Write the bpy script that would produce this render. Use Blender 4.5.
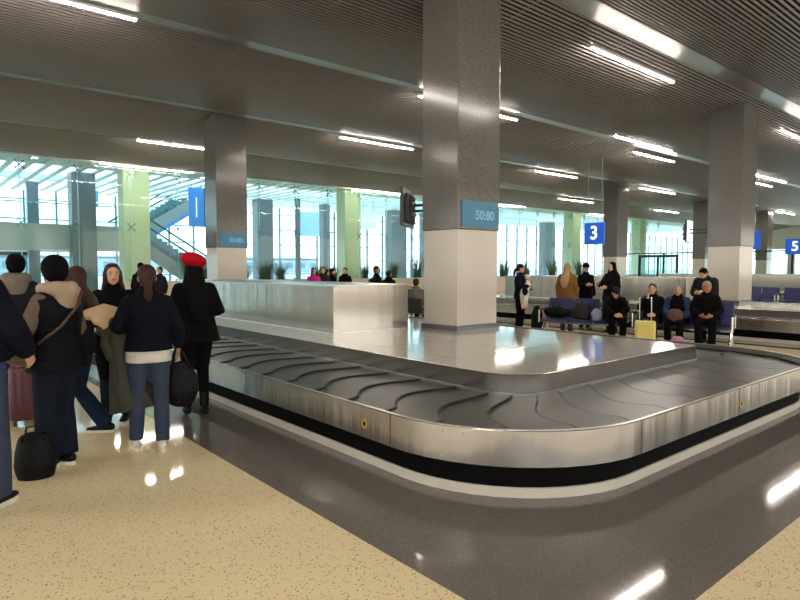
import bpy, bmesh, math, random
from mathutils import Vector, Matrix
random.seed(7)
PI = math.pi
S = bpy.context.scene
COL = S.collection
for o in list(bpy.data.objects): bpy.data.objects.remove(o)

# ------------------------------------------------------------------ camera
CAMH, F = 1.57, 600.0
cd = bpy.data.cameras.new('camera'); cam = bpy.data.objects.new('camera', cd); COL.objects.link(cam)
cd.sensor_width = 36; cd.lens = 36 * F / 800; cd.clip_end = 600
AZ, PITCH = math.radians(40.158), math.radians(3.053)
cam.location = (0, 0, CAMH); cam.rotation_euler = (PI/2 - PITCH, 0, -AZ)
S.camera = cam
# ------------------------------------------------------------------ sky and exposure
S.view_settings.view_transform = 'Standard'; S.view_settings.look = 'None'
S.view_settings.exposure = 1.25; S.view_settings.gamma = 1; S.cycles.transparent_max_bounces = 40; S.view_settings.use_curve_mapping = False
LAMP = 62.0
SKY = 2.15
w = bpy.data.worlds.new('sky'); S.world = w; w.use_nodes = True
nt = w.node_tree; nt.nodes.clear()
wo = nt.nodes.new('ShaderNodeOutputWorld'); bg = nt.nodes.new('ShaderNodeBackground')
tc = nt.nodes.new('ShaderNodeTexCoord'); sx = nt.nodes.new('ShaderNodeSeparateXYZ'); rp = nt.nodes.new('ShaderNodeValToRGB')
rp.color_ramp.elements[0].position = 0.0; rp.color_ramp.elements[0].color = (1, .98, .95, 1)
rp.color_ramp.elements[1].position = 0.6; rp.color_ramp.elements[1].color = (.62, .78, 1, 1)
nt.links.new(tc.outputs['Generated'], sx.inputs[0]); nt.links.new(sx.outputs['Z'], rp.inputs[0])
nt.links.new(rp.outputs[0], bg.inputs['Color']); bg.inputs['Strength'].default_value = SKY
nt.links.new(bg.outputs[0], wo.inputs[0])

# ------------------------------------------------------------------ materials
def sr(r, g, b):
    f = lambda c: (c/255/12.92) if c/255 <= .04045 else ((c/255+.055)/1.055)**2.4
    return (f(r), f(g), f(b), 1)
MATS = {}
def mat(name, col, rough=.5, metal=0, spec=.5, bump=0, bscale=60, var=0, vscale=8, coat=0, aniso=0, stretch=None, sheen=0):
    if name in MATS: return MATS[name]
    m = bpy.data.materials.new(name); m.use_nodes = True; n = m.node_tree.nodes; l = m.node_tree.links
    p = n['Principled BSDF']
    p.inputs['Base Color'].default_value = col; p.inputs['Roughness'].default_value = rough
    p.inputs['Metallic'].default_value = metal; p.inputs['Specular IOR Level'].default_value = spec
    p.inputs['Coat Weight'].default_value = coat; p.inputs['Coat Roughness'].default_value = .08
    if sheen: p.inputs['Sheen Weight'].default_value = sheen
    if bump or var or stretch:
        t = n.new('ShaderNodeTexCoord'); mp = n.new('ShaderNodeMapping'); l.new(t.outputs['Object'], mp.inputs[0])
        if stretch: mp.inputs['Scale'].default_value = stretch
    if var:
        no = n.new('ShaderNodeTexNoise'); no.inputs['Scale'].default_value = vscale; no.inputs['Detail'].default_value = 4
        mx = n.new('ShaderNodeMix'); mx.data_type = 'RGBA'
        mx.inputs[6].default_value = tuple(c*(1-var) for c in col[:3]) + (1,)
        mx.inputs[7].default_value = tuple(min(1, c*(1+var)) for c in col[:3]) + (1,)
        l.new(mp.outputs[0], no.inputs['Vector']); l.new(no.outputs[0], mx.inputs[0]); l.new(mx.outputs[2], p.inputs['Base Color'])
    if bump:
        nb = n.new('ShaderNodeTexNoise'); nb.inputs['Scale'].default_value = bscale; nb.inputs['Detail'].default_value = 3
        bp = n.new('ShaderNodeBump'); bp.inputs['Strength'].default_value = bump; bp.inputs['Distance'].default_value = .02
        l.new(mp.outputs[0], nb.inputs['Vector']); l.new(nb.outputs[0], bp.inputs['Height']); l.new(bp.outputs[0], p.inputs['Normal'])
    if aniso:
        tg = n.new('ShaderNodeTangent'); tg.direction_type = 'RADIAL'; tg.axis = 'Z'
        p.inputs['Anisotropic'].default_value = aniso; l.new(tg.outputs[0], p.inputs['Tangent'])
    MATS[name] = m; return m
def emis(name, col, s):
    if name in MATS: return MATS[name]
    m = bpy.data.materials.new(name); m.use_nodes = True; p = m.node_tree.nodes['Principled BSDF']
    p.inputs['Base Color'].default_value = col; p.inputs['Emission Color'].default_value = col; p.inputs['Emission Strength'].default_value = s
    MATS[name] = m; return m
def glass(name, tint, refl=.08):
    m = bpy.data.materials.new(name); m.use_nodes = True; n = m.node_tree.nodes; l = m.node_tree.links; n.clear()
    o = n.new('ShaderNodeOutputMaterial'); a = n.new('ShaderNodeBsdfTransparent'); g = n.new('ShaderNodeBsdfGlossy'); mx = n.new('ShaderNodeMixShader')
    fr = n.new('ShaderNodeFresnel'); fr.inputs[0].default_value = 1.5 if refl > .05 else 1.35
    a.inputs[0].default_value = tint; g.inputs['Roughness'].default_value = .02
    ge_ = n.new('ShaderNodeNewGeometry'); sb = n.new('ShaderNodeMath'); sb.operation = 'SUBTRACT'; sb.inputs[0].default_value = 1; l.new(ge_.outputs['Backfacing'], sb.inputs[1])
    ml = n.new('ShaderNodeMath'); ml.operation = 'MULTIPLY'; l.new(fr.outputs[0], ml.inputs[0]); l.new(sb.outputs[0], ml.inputs[1])
    l.new(ml.outputs[0], mx.inputs[0]); l.new(a.outputs[0], mx.inputs[1]); l.new(g.outputs[0], mx.inputs[2]); l.new(mx.outputs[0], o.inputs[0])
    MATS[name] = m; return m
def terrazzo(name, base, fleck, fleck2, rough, amount=.2, scale=70):
    m = bpy.data.materials.new(name); m.use_nodes = True; n = m.node_tree.nodes; l = m.node_tree.links; p = n['Principled BSDF']
    t = n.new('ShaderNodeTexCoord'); v = n.new('ShaderNodeTexVoronoi'); v.inputs['Scale'].default_value = scale
    dn = n.new('ShaderNodeTexNoise'); dn.inputs['Scale'].default_value = scale*.8
    va = n.new('ShaderNodeMix'); va.data_type = 'VECTOR'; va.inputs[0].default_value = .012
    l.new(t.outputs['Object'], va.inputs[4]); l.new(dn.outputs['Color'], va.inputs[5]); l.new(t.outputs['Object'], dn.inputs['Vector'])
    l.new(va.outputs[1], v.inputs['Vector'])
    lt = n.new('ShaderNodeMath'); lt.operation = 'LESS_THAN'; lt.inputs[1].default_value = .36; l.new(v.outputs['Distance'], lt.inputs[0])
    sp = n.new('ShaderNodeSeparateColor'); l.new(v.outputs['Color'], sp.inputs[0])
    l2 = n.new('ShaderNodeMath'); l2.operation = 'LESS_THAN'; l2.inputs[1].default_value = amount; l.new(sp.outputs[0], l2.inputs[0])
    mu = n.new('ShaderNodeMath'); mu.operation = 'MULTIPLY'; l.new(lt.outputs[0], mu.inputs[0]); l.new(l2.outputs[0], mu.inputs[1])
    no = n.new('ShaderNodeTexNoise'); no.inputs['Scale'].default_value = .9; no.inputs['Detail'].default_value = 5; l.new(t.outputs['Object'], no.inputs['Vector'])
    bm_ = n.new('ShaderNodeMix'); bm_.data_type = 'RGBA'; bm_.inputs[6].default_value = tuple(c*.88 for c in base[:3])+(1,); bm_.inputs[7].default_value = tuple(min(1, c*1.1) for c in base[:3])+(1,)
    l.new(no.outputs[0], bm_.inputs[0])
    fm = n.new('ShaderNodeMix'); fm.data_type = 'RGBA'; fm.inputs[6].default_value = fleck; fm.inputs[7].default_value = fleck2; l.new(sp.outputs[1], fm.inputs[0])
    mx = n.new('ShaderNodeMix'); mx.data_type = 'RGBA'; l.new(mu.outputs[0], mx.inputs[0]); l.new(bm_.outputs[2], mx.inputs[6]); l.new(fm.outputs[2], mx.inputs[7])
    l.new(mx.outputs[2], p.inputs['Base Color']); p.inputs['Roughness'].default_value = rough; p.inputs['Specular IOR Level'].default_value = .36
    MATS[name] = m; return m
def marble(name, base, rough=.1, joints=None):
    m = mat(name, base, rough=rough, var=.08, vscale=1.6, spec=.42)
    if joints:
        n = m.node_tree.nodes; l = m.node_tree.links; p = n['Principled BSDF']
        t = n.new('ShaderNodeTexCoord'); b = n.new('ShaderNodeTexBrick'); b.offset = 0
        b.inputs['Scale'].default_value = 1; b.inputs['Brick Width'].default_value = joints; b.inputs['Row Height'].default_value = joints
        b.inputs['Mortar Size'].default_value = .004; b.inputs['Color1'].default_value = base; b.inputs['Color2'].default_value = tuple(c*.97 for c in base[:3])+(1,)
        b.inputs['Mortar'].default_value = tuple(c*.45 for c in base[:3])+(1,)
        l.new(t.outputs['Object'], b.inputs['Vector']); l.new(b.outputs['Color'], p.inputs['Base Color'])
    return m
M_cream = terrazzo('cream_terrazzo', sr(246, 226, 182), sr(135, 112, 82), sr(196, 170, 128), .055, .24, 80)
M_grey = terrazzo('grey_terrazzo', sr(118, 112, 105), sr(78, 74, 70), sr(156, 149, 140), .06, .6, 110)
M_granite = terrazzo('grey_granite', sr(103, 101, 98), sr(56, 55, 54), sr(150, 147, 142), .14, .75, 75)
M_hallcol = mat('light_grey_cladding', sr(122, 127, 132), rough=.3)
M_white = marble('ivory_marble_panel', sr(200, 192, 180), .14)
M_slab = marble('white_marble_top', sr(208, 202, 192), .07, 1.15)
M_steel = mat('brushed_stainless', (.47, .44, .40, 1), rough=.24, metal=1, aniso=.7, var=.12, vscale=5, stretch=(1, 1, .015), bump=1.0, bscale=3.2)
M_steel2 = mat('satin_stainless', (.58, .58, .57, 1), rough=.34, metal=1, aniso=.6)
M_rim = mat('polished_edge', (.6, .58, .55, 1), rough=.32, metal=1)
M_kerb = mat('white_stone_kerb', sr(208, 200, 188), rough=.3, var=.1, vscale=5)
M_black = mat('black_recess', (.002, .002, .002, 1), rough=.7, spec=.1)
M_belt = mat('grey_rubber', sr(58, 55, 53), rough=.36, bump=.05, bscale=90, var=.08, vscale=3)
M_lip = mat('black_rubber_lip', (.012, .012, .013, 1), rough=.55)
M_gold = mat('brass_ring', (.65, .42, .08, 1), rough=.4, metal=.7)
M_slat = mat('slat_metal', sr(128, 124, 122), rough=.36, metal=.35)
M_strip = mat('smooth_metal_strip', sr(128, 127, 126), rough=.3, metal=.6)
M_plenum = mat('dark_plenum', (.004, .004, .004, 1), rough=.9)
M_wall = mat('cream_wall', sr(205, 196, 180), rough=.6)
M_whitewall = mat('white_paint', sr(225, 227, 225), rough=.5)
M_greencol = mat('pale_green_cladding', sr(214, 216, 176), rough=.35)
M_frame = mat('dark_frame', (.03, .032, .035, 1), rough=.4)
M_mull = mat('grey_mullion', sr(120, 140, 150), rough=.4)
M_chrome = mat('chrome', (.75, .75, .74, 1), rough=.2, metal=1)
M_glass = glass('clear_green_glass', (.85, .94, .93, 1), .02)
M_outer = glass('outer_glass', (.76, .85, .88, 1))
M_warmglass = glass('warm_tinted_glass', (.9, .87, .82, 1))  # warm tint colours the sky light entering by the added windows
M_fin = mat('pale_glass_edge', sr(175, 222, 218), rough=.2)
M_lamp = emis('lamp_white', (1, .90, .79, 1), LAMP)
M_spot = emis('spot_white', (1, .97, .9, 1), 12)
M_blue = mat('sign_blue', sr(20, 88, 190), rough=.35)
M_bluelit = emis('lit_sign_blue', sr(20, 84, 190), .22)
M_whitelit = emis('lit_white', (1, 1, 1, 1), .35)
M_teal = emis('teal_display', sr(58, 112, 138), .14)
M_tealtext = emis('pale_display_text', sr(112, 160, 185), .2)
M_soil = mat('soil', (.03, .02, .015, 1), rough=.9)
M_leaf = mat('dark_green_leaf', sr(52, 82, 48), rough=.5)
M_navyseat = mat('navy_vinyl', sr(34, 40, 92), rough=.38)
M_skin = mat('skin', sr(205, 158, 132), rough=.5)
M_skin2 = mat('tan_skin', sr(176, 122, 92), rough=.5)

# ------------------------------------------------------------------ mesh helpers
def link(name, bm, mats, parent=None, smooth=False, bevel=0):
    me = bpy.data.meshes.new(name); bmesh.ops.recalc_face_normals(bm, faces=bm.faces[:]) ; bm.to_mesh(me); bm.free()
    if not isinstance(mats, (list, tuple)): mats = [mats]
    for m in mats: me.materials.append(m)
    if smooth:
        for p in me.polygons: p.use_smooth = True
    o = bpy.data.objects.new(name, me); COL.objects.link(o)
    if parent: o.parent = parent
    return o
def tag(o, label=None, cat=None, group=None, kind=None):
    if label: o['label'] = label
    if cat: o['category'] = cat
    if group: o['group'] = group
    if kind: o['kind'] = kind
    return o
def empty(name, loc=(0, 0, 0), rz=0):
    o = bpy.data.objects.new(name, None); COL.objects.link(o); o.location = loc; o.rotation_euler = (0, 0, rz); o.empty_display_size = .2
    return o
def struct(name, bm, m, parent=None, smooth=False):
    o = link(name, bm, m, parent, smooth)
    if not parent: o['kind'] = 'structure'
    return o
def box(bm, x0, x1, y0, y1, z0, z1, mi=0, mtx=None, bev=0):
    r = bmesh.ops.create_cube(bm, size=1)
    vs = r['verts']
    for v in vs: v.co = Vector(((x0+x1)/2 + v.co.x*(x1-x0), (y0+y1)/2 + v.co.y*(y1-y0), (z0+z1)/2 + v.co.z*(z1-z0)))
    fs = list({f for v in vs for f in v.link_faces})
    for f in fs: f.material_index = mi
    if bev:
        es = list({e for v in vs for e in v.link_edges})
        rr = bmesh.ops.bevel(bm, geom=es, offset=bev, segments=2, affect='EDGES', profile=.5)
        vs = list({v for f in rr['faces'] for v in f.verts} | {v for v in vs if v.is_valid})
    if mtx is not None:
        for v in vs: v.co = mtx @ v.co
    return vs
def B(*a, **k):
    bm = bmesh.new(); box(bm, *a, **k); return bm
def frame_of(t):
    t = t.normalized(); a = Vector((0, 0, 1)) if abs(t.z) < .9 else Vector((0, 1, 0))
    u = t.cross(a).normalized(); return u, t.cross(u)
def tube(bm, pts, r, n=10, mi=0, cap=True):
    pts = [Vector(p) for p in pts]; rs = r if isinstance(r, (list, tuple)) else [r]*len(pts)
    rings = []; u = None
    for i, p in enumerate(pts):
        t = (pts[min(i+1, len(pts)-1)] - pts[max(i-1, 0)]).normalized()
        if u is None: u, _ = frame_of(t)
        u = (u - t*u.dot(t)).normalized(); v = t.cross(u)
        rings.append([bm.verts.new(p + (u*math.cos(2*PI*k/n) + v*math.sin(2*PI*k/n))*rs[i]) for k in range(n)])
    for a, b in zip(rings, rings[1:]):
        for k in range(n):
            f = bm.faces.new((a[k], a[(k+1) % n], b[(k+1) % n], b[k])); f.material_index = mi
    if cap:
        for rg in (rings[0], rings[-1]):
            f = bm.faces.new(rg); f.material_index = mi
def T(*a, **k):
    bm = bmesh.new(); tube(bm, *a, **k); return bm
def ellip(bm, c, r, rot=None, seg=16, mi=0):
    rr = bmesh.ops.create_uvsphere(bm, u_segments=seg, v_segments=seg*3//4, radius=1)
    for v in rr['verts']:
        q = Vector((v.co.x*r[0], v.co.y*r[1], v.co.z*r[2]))
        if rot is not None: q = rot @ q
        v.co = q + Vector(c)
    for f in {f for v in rr['verts'] for f in v.link_faces}: f.material_index = mi
    return rr['verts']
def loft(bm, secs, side=Vector((1, 0, 0)), n=20, round_ends=(True, True), fold=None):
    """secs: (pos, a(side), b(front)) closed elliptical loft."""
    P = [Vector(s[0]) for s in secs]
    rings = []
    def ring(c, t, a, b, i=0):
        sd = (side - t*side.dot(t))
        sd = sd.normalized() if sd.length > .1 else frame_of(t)[0]
        fr = t.cross(sd)
        w = [1 + (fold[1]*i/(len(secs)-1)*math.sin(fold[0]*2*PI*k/n + i*.35) if fold else 0) for k in range(n)]
        return [bm.verts.new(c + (sd*math.cos(2*PI*k/n)*a + fr*math.sin(2*PI*k/n)*b)*w[k]) for k in range(n)]
    L = len(P)
    for i in range(L):
        t = (P[min(i+1, L-1)] - P[max(i-1, 0)]).normalized()
        a, b = secs[i][1], secs[i][2]
        if i == 0 and round_ends[0]:
            for q in (.3, .7): rings.append(ring(P[0] - t*min(a, b)*math.cos(q*PI/2), t, a*math.sin(q*PI/2), b*math.sin(q*PI/2)))
        rings.append(ring(P[i], t, a, b, i))
        if i == L-1 and round_ends[1]:
            for q in (.7, .3): rings.append(ring(P[i] + t*min(a, b)*math.cos(q*PI/2), t, a*math.sin(q*PI/2), b*math.sin(q*PI/2)))
    for a, b in zip(rings, rings[1:]):
        for k in range(n): bm.faces.new((a[k], a[(k+1) % n], b[(k+1) % n], b[k]))
    bm.faces.new(rings[0]); bm.faces.new(rings[-1])
def fuse(bm, voxel, sm=2):
    """voxel-fuse everything in bm into one continuous skin, return a new mesh"""
    bmesh.ops.recalc_face_normals(bm, faces=bm.faces[:])
    me = bpy.data.meshes.new('tmp'); bm.to_mesh(me); bm.free()
    o = bpy.data.objects.new('tmp', me); COL.objects.link(o)
    md = o.modifiers.new('r', 'REMESH'); md.mode = 'VOXEL'; md.voxel_size = voxel; md.use_smooth_shade = True
    if sm:
        s = o.modifiers.new('s', 'SMOOTH'); s.iterations = sm; s.factor = .5
    dg = bpy.context.evaluated_depsgraph_get(); dg.update()
    out = bpy.data.meshes.new_from_object(o.evaluated_get(dg))
    bpy.data.objects.remove(o); bpy.data.meshes.remove(me)
    for p in out.polygons: p.use_smooth = True
    out.materials.clear()
    return out
def fobj(name, bm, m, parent, voxel=.014, sm=2):
    me = fuse(bm, voxel, sm); me.name = name; me.materials.append(m)
    o = bpy.data.objects.new(name, me); COL.objects.link(o); o.parent = parent
    return o
def copy_tree(o, parent=None):
    c = o.copy(); COL.objects.link(c)
    if parent: c.parent = parent
    for ch in [x for x in bpy.data.objects if x.parent == o]: copy_tree(ch, c)
    return c
def text_bm(s, size, depth=.004):
    cu = bpy.data.curves.new('t', 'FONT'); cu.body = s; cu.size = size; cu.extrude = depth; cu.align_x = 'CENTER'; cu.align_y = 'CENTER'; cu.offset = size*.018
    o = bpy.data.objects.new('t', cu); COL.objects.link(o)
    dg = bpy.context.evaluated_depsgraph_get(); dg.update()
    me = bpy.data.meshes.new_from_object(o.evaluated_get(dg))
    bm = bmesh.new(); bm.from_mesh(me); bpy.data.objects.remove(o); bpy.data.curves.remove(cu)
    return bm
def xf(bm, m):
    bmesh.ops.transform(bm, matrix=m, verts=bm.verts[:]); return bm

# ------------------------------------------------------------------ setting: floor
XMAX, YG, YB, XL = 74.0, 27.6, -9.0, -13.0
CAR = [0.0, 11.25, 22.3, 33.3]
rects = [(2.02+d, 9.75+d, 1.21, 15.9) for d in CAR]
xs = sorted({XL, 110, *[r[0] for r in rects], *[r[1] for r in rects]}); ys = sorted({YB, 1.21, 15.9, YG, 56})
bm = bmesh.new()
for i in range(len(xs)-1):
    for j in range(len(ys)-1):
        x0, x1, y0, y1 = xs[i], xs[i+1], ys[j], ys[j+1]
        f = bm.faces.new([bm.verts.new(p) for p in ((x0, y0, 0), (x1, y0, 0), (x1, y1, 0), (x0, y1, 0))])
        cx, cy = (x0+x1)/2, (y0+y1)/2
        f.material_index = 1 if any(r[0] < cx < r[1] and r[2] < cy < r[3] for r in rects) else 0
fo = struct('floor', bm, [M_cream, M_grey])
# ------------------------------------------------------------------ setting: wavy slatted ceiling
V0, PER = 6.2, 5.3
def zc(y):
    u = ((y - V0) / PER) % 1.0
    s = math.sin(PI*u)
    return 6.06 - .34 * (math.sqrt(s*s + .006) - .0775)
bm = bmesh.new()
y = YB + .1
STRIP = .52
while y < YG - .05:
    if ((y - V0) % PER) > PER - STRIP: y += .092; continue
    z = zc(y); sl = (zc(y+.02) - zc(y-.02)) / .04
    a, h = .0205, .014
    prof = [(-a, 0), (-a*.55, -.012), (a*.55, -.012), (a, 0), (a, h), (-a, h)]
    v0 = [bm.verts.new((XL, y+p, z+q+p*sl)) for p, q in prof]; v1 = [bm.verts.new((XMAX, y+p, z+q+p*sl)) for p, q in prof]
    for k in range(6): bm.faces.new((v0[k], v0[(k+1) % 6], v1[(k+1) % 6], v1[k]))
    y += .092
ce = struct('ceiling', bm, M_slat)
for i_ in range(-3, 5):
    c_ = V0 + PER*i_; bm = bmesh.new(); pr = [(c_-STRIP-.02+(STRIP+.06)*j/8) for j in range(9)]
    va = [bm.verts.new((XL, q, zc(min(q, c_))-.008)) for q in pr]; vb = [bm.verts.new((XMAX, q, zc(min(q, c_))-.008)) for q in pr]
    for j in range(8): bm.faces.new((va[j], va[j+1], vb[j+1], vb[j])).smooth = True
    link('valley_panel', bm, M_strip, ce)
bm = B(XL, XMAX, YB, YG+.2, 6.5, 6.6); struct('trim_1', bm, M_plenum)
# cross carriers above the slats
bm = bmesh.new()
for k in range(30):
    x = XL + 1.2 + k*2.9
    yy = YB
    while yy < YG-.5:
        n_ = yy + .45
        a0, a1 = zc(yy)+.055, zc(n_)+.055
        vs = [bm.verts.new(p) for p in ((x, yy, a0), (x+.04, yy, a0), (x+.04, n_, a1), (x, n_, a1))]; bm.faces.new(vs)
        yy = n_
struct('trim_2', bm, M_slat)
# unseen walls behind and left, windows added for sky light; far end wall
def wall_windows(nm, axis, c, a0, a1, zt, n, z0, z1, m):
    """wall with n window openings between z0 and z1; axis 'x': runs along x at y=c"""
    bm = bmesh.new(); th = .3; wd = (a1-a0)/n
    def bx(p0, p1, q0, q1):
        if axis == 'x': box(bm, p0, p1, c-th, c, q0, q1)
        else: box(bm, c-th, c, p0, p1, q0, q1)
    bx(a0, a1, 0, z0); bx(a0, a1, z1, zt)
    for k in range(n+1): bx(max(a0, a0+k*wd-.35), min(a1, a0+k*wd+.35), z0, z1)
    struct(nm, bm, m)
    g = bmesh.new()
    if axis == 'x': box(g, a0, a1, c-.16, c-.14, z0, z1)
    else: box(g, c-.16, c-.14, a0, a1, z0, z1)
    return g
g = wall_windows('wall_back', 'x', YB, XL, XMAX, 6.6, 14, .9, 5.2, M_wall); struct('added_window_1', g, M_warmglass)  # window row added out of view to let sky light in
g = wall_windows('wall_left', 'y', XL, YB, YG, 6.6, 6, .9, 5.2, M_wall); struct('added_window_2', g, M_warmglass)
bm = bmesh.new(); box(bm, XL-.3, XL, YG, 43.2, 0, 6.6); box(bm, XL, -9.5, 43.2, 43.5, 0, 6.6); struct('glare_block_wall', bm, M_wall)  # unseen walls added to keep bright sky out of the steel housing's reflection
g = wall_windows('wall_right', 'y', XMAX+.3, YB, YG, 6.6, 7, .3, 3.6, M_wall); struct('window_8', g, M_glass)
# ------------------------------------------------------------------ glass partition along the hall (y = 27.6)
joints = [XL+.5+2.05*k for k in range(43)]
bm = bmesh.new()
for a, b in zip(joints, joints[1:]): box(bm, a+.008, b-.008, YG, YG+.016, .06, 5.98)
gp = struct('window_3', bm, M_glass)
bm = bmesh.new(); box(bm, XL, XMAX, YG-.05, YG+.3, 5.98, 6.9); struct('trim_3', bm, M_whitewall)
bm = bmesh.new(); box(bm, XL, XMAX, YG-.03, YG+.05, 0, .06); struct('trim_4', bm, M_mull)
# spider fittings and glass fins: parts of the partition
fit = bmesh.new()
for x in joints[7:34]:
    for z in (.9, 3.35, 5.62):
        for sx_, sz_ in ((1, 1), (1, -1), (-1, 1), (-1, -1)):
            tube(fit, [(x, YG+.10, z), (x+sx_*.14, YG+.03, z+sz_*.14)], .018, 6)
            tube(fit, [(x+sx_*.14, YG-.02, z+sz_*.14), (x+sx_*.14, YG+.035, z+sz_*.14)], .035, 8)
        tube(fit, [(x, YG+.05, z), (x, YG+.16, z)], .03, 8)
link('spider_fitting', fit, M_mull, gp)
fin = bmesh.new()
for x in joints[7:34]: box(fin, x-.012, x+.012, YG+.1, YG+.14, .06, 5.98)
link('glass_fin', fin, M_fin, gp)

# ------------------------------------------------------------------ far hall beyond the glass
YO = 43.0
struct('ceiling_hall', B(XL, 100, YG+.3, 32.0, 6.35, 6.5), mat('white_hall_ceiling', sr(215, 220, 222), rough=.5)).name = 'trim_5'
bm = bmesh.new()
for k in range(120): box(bm, XL+.5+k*.75, XL+.75+k*.75, YG+.3, YO, 6.29, 6.36)
box(bm, XL, 100, 37, 37.3, 6.3, 6.6)
struct('trim_6', bm, M_whitewall)
struct('added_skylight', B(XL, 100, 32.0, YO+1, 6.5, 6.53), M_outer)  # glass roof added above the louvres to bring daylight onto the hall columns
# outer curtain wall: mullions and transoms
mu = bmesh.new()
k = 0; x = XL
while x < 96:
    box(mu, x-.05, x+.05, YO, YO+.18, 0, 6.35); x += 1.75
for z in (.1, 1.1, 2.25, 3.4, 4.6, 5.8): box(mu, XL, 96, YO+.02, YO+.14, z-.035, z+.035)
struct('window_4', mu, M_mull)
struct('window_5', B(XL, 96, YO+.07, YO+.09, 0, 6.35), M_outer)
g2 = bmesh.new(); box(g2, -400, 500, YO+.3, 560, -.12, -.02)
struct('trim_7', g2, mat('bright_apron', sr(205, 203, 198), rough=.8))

# ------------------------------------------------------------------ columns
def column(x0, y0, zb, wx, wy, label, top=6.35, seam=2.17, disp=False, group=None, granite=True):
    r = empty('granite_column', (x0, y0, zb)); tag(r, label, 'column', group)
    e = .02
    link('granite_cladding', B(-e, wx+e, -e, wy+e, seam-zb, top-zb, bev=.012), M_granite, r)
    link('marble_cladding', B(0, wx, 0, wy, .07, seam-zb, bev=.01), M_white, r)
    link('base_trim', B(-.03, wx+.03, -.03, wy+.03, 0, .07), mat('dark_steel_trim', (.13, .13, .13, 1), rough=.35, metal=.8), r)
    if disp:
        d = link('display_band', B(.06, wx-.04, -e-.02, -e+.002, seam-zb+.04, seam-zb+.44), M_teal, r); d['label'] = 'teal lit display band'
        t = text_bm('50:80', .2, .003)
        t = xf(t, Matrix.Translation((wx*.62, -e-.022, seam-zb+.22)) @ Matrix.Rotation(PI/2, 4, 'X'))
        link('display_text', t, M_tealtext, d)
    return r
SLZ = .60
column(6.61, 6.47, SLZ, .92, .76, 'nearest grey granite column with ivory base rising from the empty luggage carousel', disp=True)
column(7.27, 16.9, 0, .93, .8, 'dark granite column behind the steel box at left, beside the red beret', disp=True)
column(17.6, 6.54, SLZ, .92, .84, 'granite column behind the seated travellers, rising from the second carousel')
column(18.3, 16.9, 0, .92, .8, 'granite column hidden behind the nearest column')
column(29.6, 17.1, 0, 1.0, .8, 'distant granite column just right of the blue 3 sign')
column(40.6, 17.2, 0, 1.0, .8, 'distant granite column at the left of the screen on the wall arm')
column(51.5, 17.2, 0, 1.0, .8, 'farthest granite column right of the big right hand column')
column(28.6, 6.5, SLZ, .92, .84, 'granite column of the third carousel, out past the right edge')
def green(x, label):
    r = empty('green_column', (x, 28.9, 0)); tag(r, label, 'column')
    link('column_cladding', B(0, 1.15, 0, .9, 0, 6.35, bev=.02), M_greencol, r)
    link('base_trim', B(-.03, 1.18, -.03, .93, 0, .12), M_steel2, r)
green(8.05, 'pale green square column behind glass, left of the escalator')
green(20.2, 'pale green square column behind glass above the end of the steel box')
green(32.0, 'pale green column hidden behind the nearest granite column')
green(43.1, 'pale green column behind glass just left of the blue 3 sign')
green(54.1, 'pale green column behind glass between the two distant granite columns')
def gcol(x, yv, wx, wy, label, z1=6.35):
    r = empty('hall_column', (x, yv, 0)); tag(r, label, 'column')
    link('column_cladding', B(0, wx, 0, wy, 0.1, z1, bev=.02), M_hallcol, r)
    link('base_trim', B(-.03, wx+.03, -.03, wy+.03, 0, .1), M_steel2, r)
gcol(6.87, 33.3, 1.1, .9, 'grey hall column left of the first pale green column')
gcol(5.75, 38.5, .55, .55, 'slim grey hall column at far left above the bridge')
gcol(19.3, 38, 1.15, .9, 'grey hall column just right of the dark granite column')
gcol(21.2, 36, .25, .25, 'thin grey post left of the pale blue hanging screen')
gcol(24.6, 38, .6, .6, 'slim grey hall column left of the second pale green column')
gcol(31.2, 38, 1.6, .9, 'grey hall column seen behind the wall mounted screen')
gcol(34.9, 38, .8, .8, 'slim grey hall column right beside the nearest granite column')
gcol(51.9, 38, 1.5, .9, 'grey hall column left of the blonde woman')

# ------------------------------------------------------------------ baggage carousels
X0, X1, Y0, Y1, RO = 2.80, 8.86, 2.13, 14.85, 1.25
SX0, SX1, SY0, SY1, RI, RQ = 4.18, 7.72, 3.33, 13.95, .45, .05
def rrect(x0, x1, y0, y1, r, ns=6, na=12, q=None):
    """loop starting on left side going down (-y) then +x ...; list of (x,y)"""
    pts = []
    q = r if q is None else q
    def seg(a, b, n):
        for i in range(n): pts.append((a[0]+(b[0]-a[0])*i/n, a[1]+(b[1]-a[1])*i/n))
    def arc(cx, cy, a0, r):
        for i in range(na):
            a = a0 + PI/2*i/na; pts.append((cx+r*math.cos(a), cy+r*math.sin(a)))
    seg((x0, y1-r), (x0, y0+r), ns); arc(x0+r, y0+r, PI, r); seg((x0+r, y0), (x1-q, y0), ns); arc(x1-q, y0+q, 1.5*PI, q)
    seg((x1, y0+q), (x1, y1-q), ns); arc(x1-q, y1-q, 0, q); seg((x1-q, y1), (x0+r, y1), ns); arc(x0+r, y1-r, PI/2, r)
    return pts
def ringwall(bm, loopA, zA, loopB, zB, mi=0):
    a = [bm.verts.new((p[0], p[1], zA)) for p in loopA]; b = [bm.verts.new((p[0], p[1], zB)) for p in loopB]
    n = len(a)
    for k in range(n):
        f = bm.faces.new((a[k], a[(k+1) % n], b[(k+1) % n], b[k])); f.material_index = mi; f.smooth = True
def off(d): return rrect(X0+d, X1-d, Y0+d, Y1-d, max(.05, RO-d))
def profile(bm, pr, mi=0, close=True):
    """sweep a closed profile [(inset, z)] round the outline"""
    for (d0, z0), (d1, z1) in zip(pr, pr[1:] + (pr[:1] if close else [])): ringwall(bm, off(d0), z0, off(d1), z1, mi)
LB = [(X0, Y1-RO), (X0, Y0+RO)]
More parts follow.
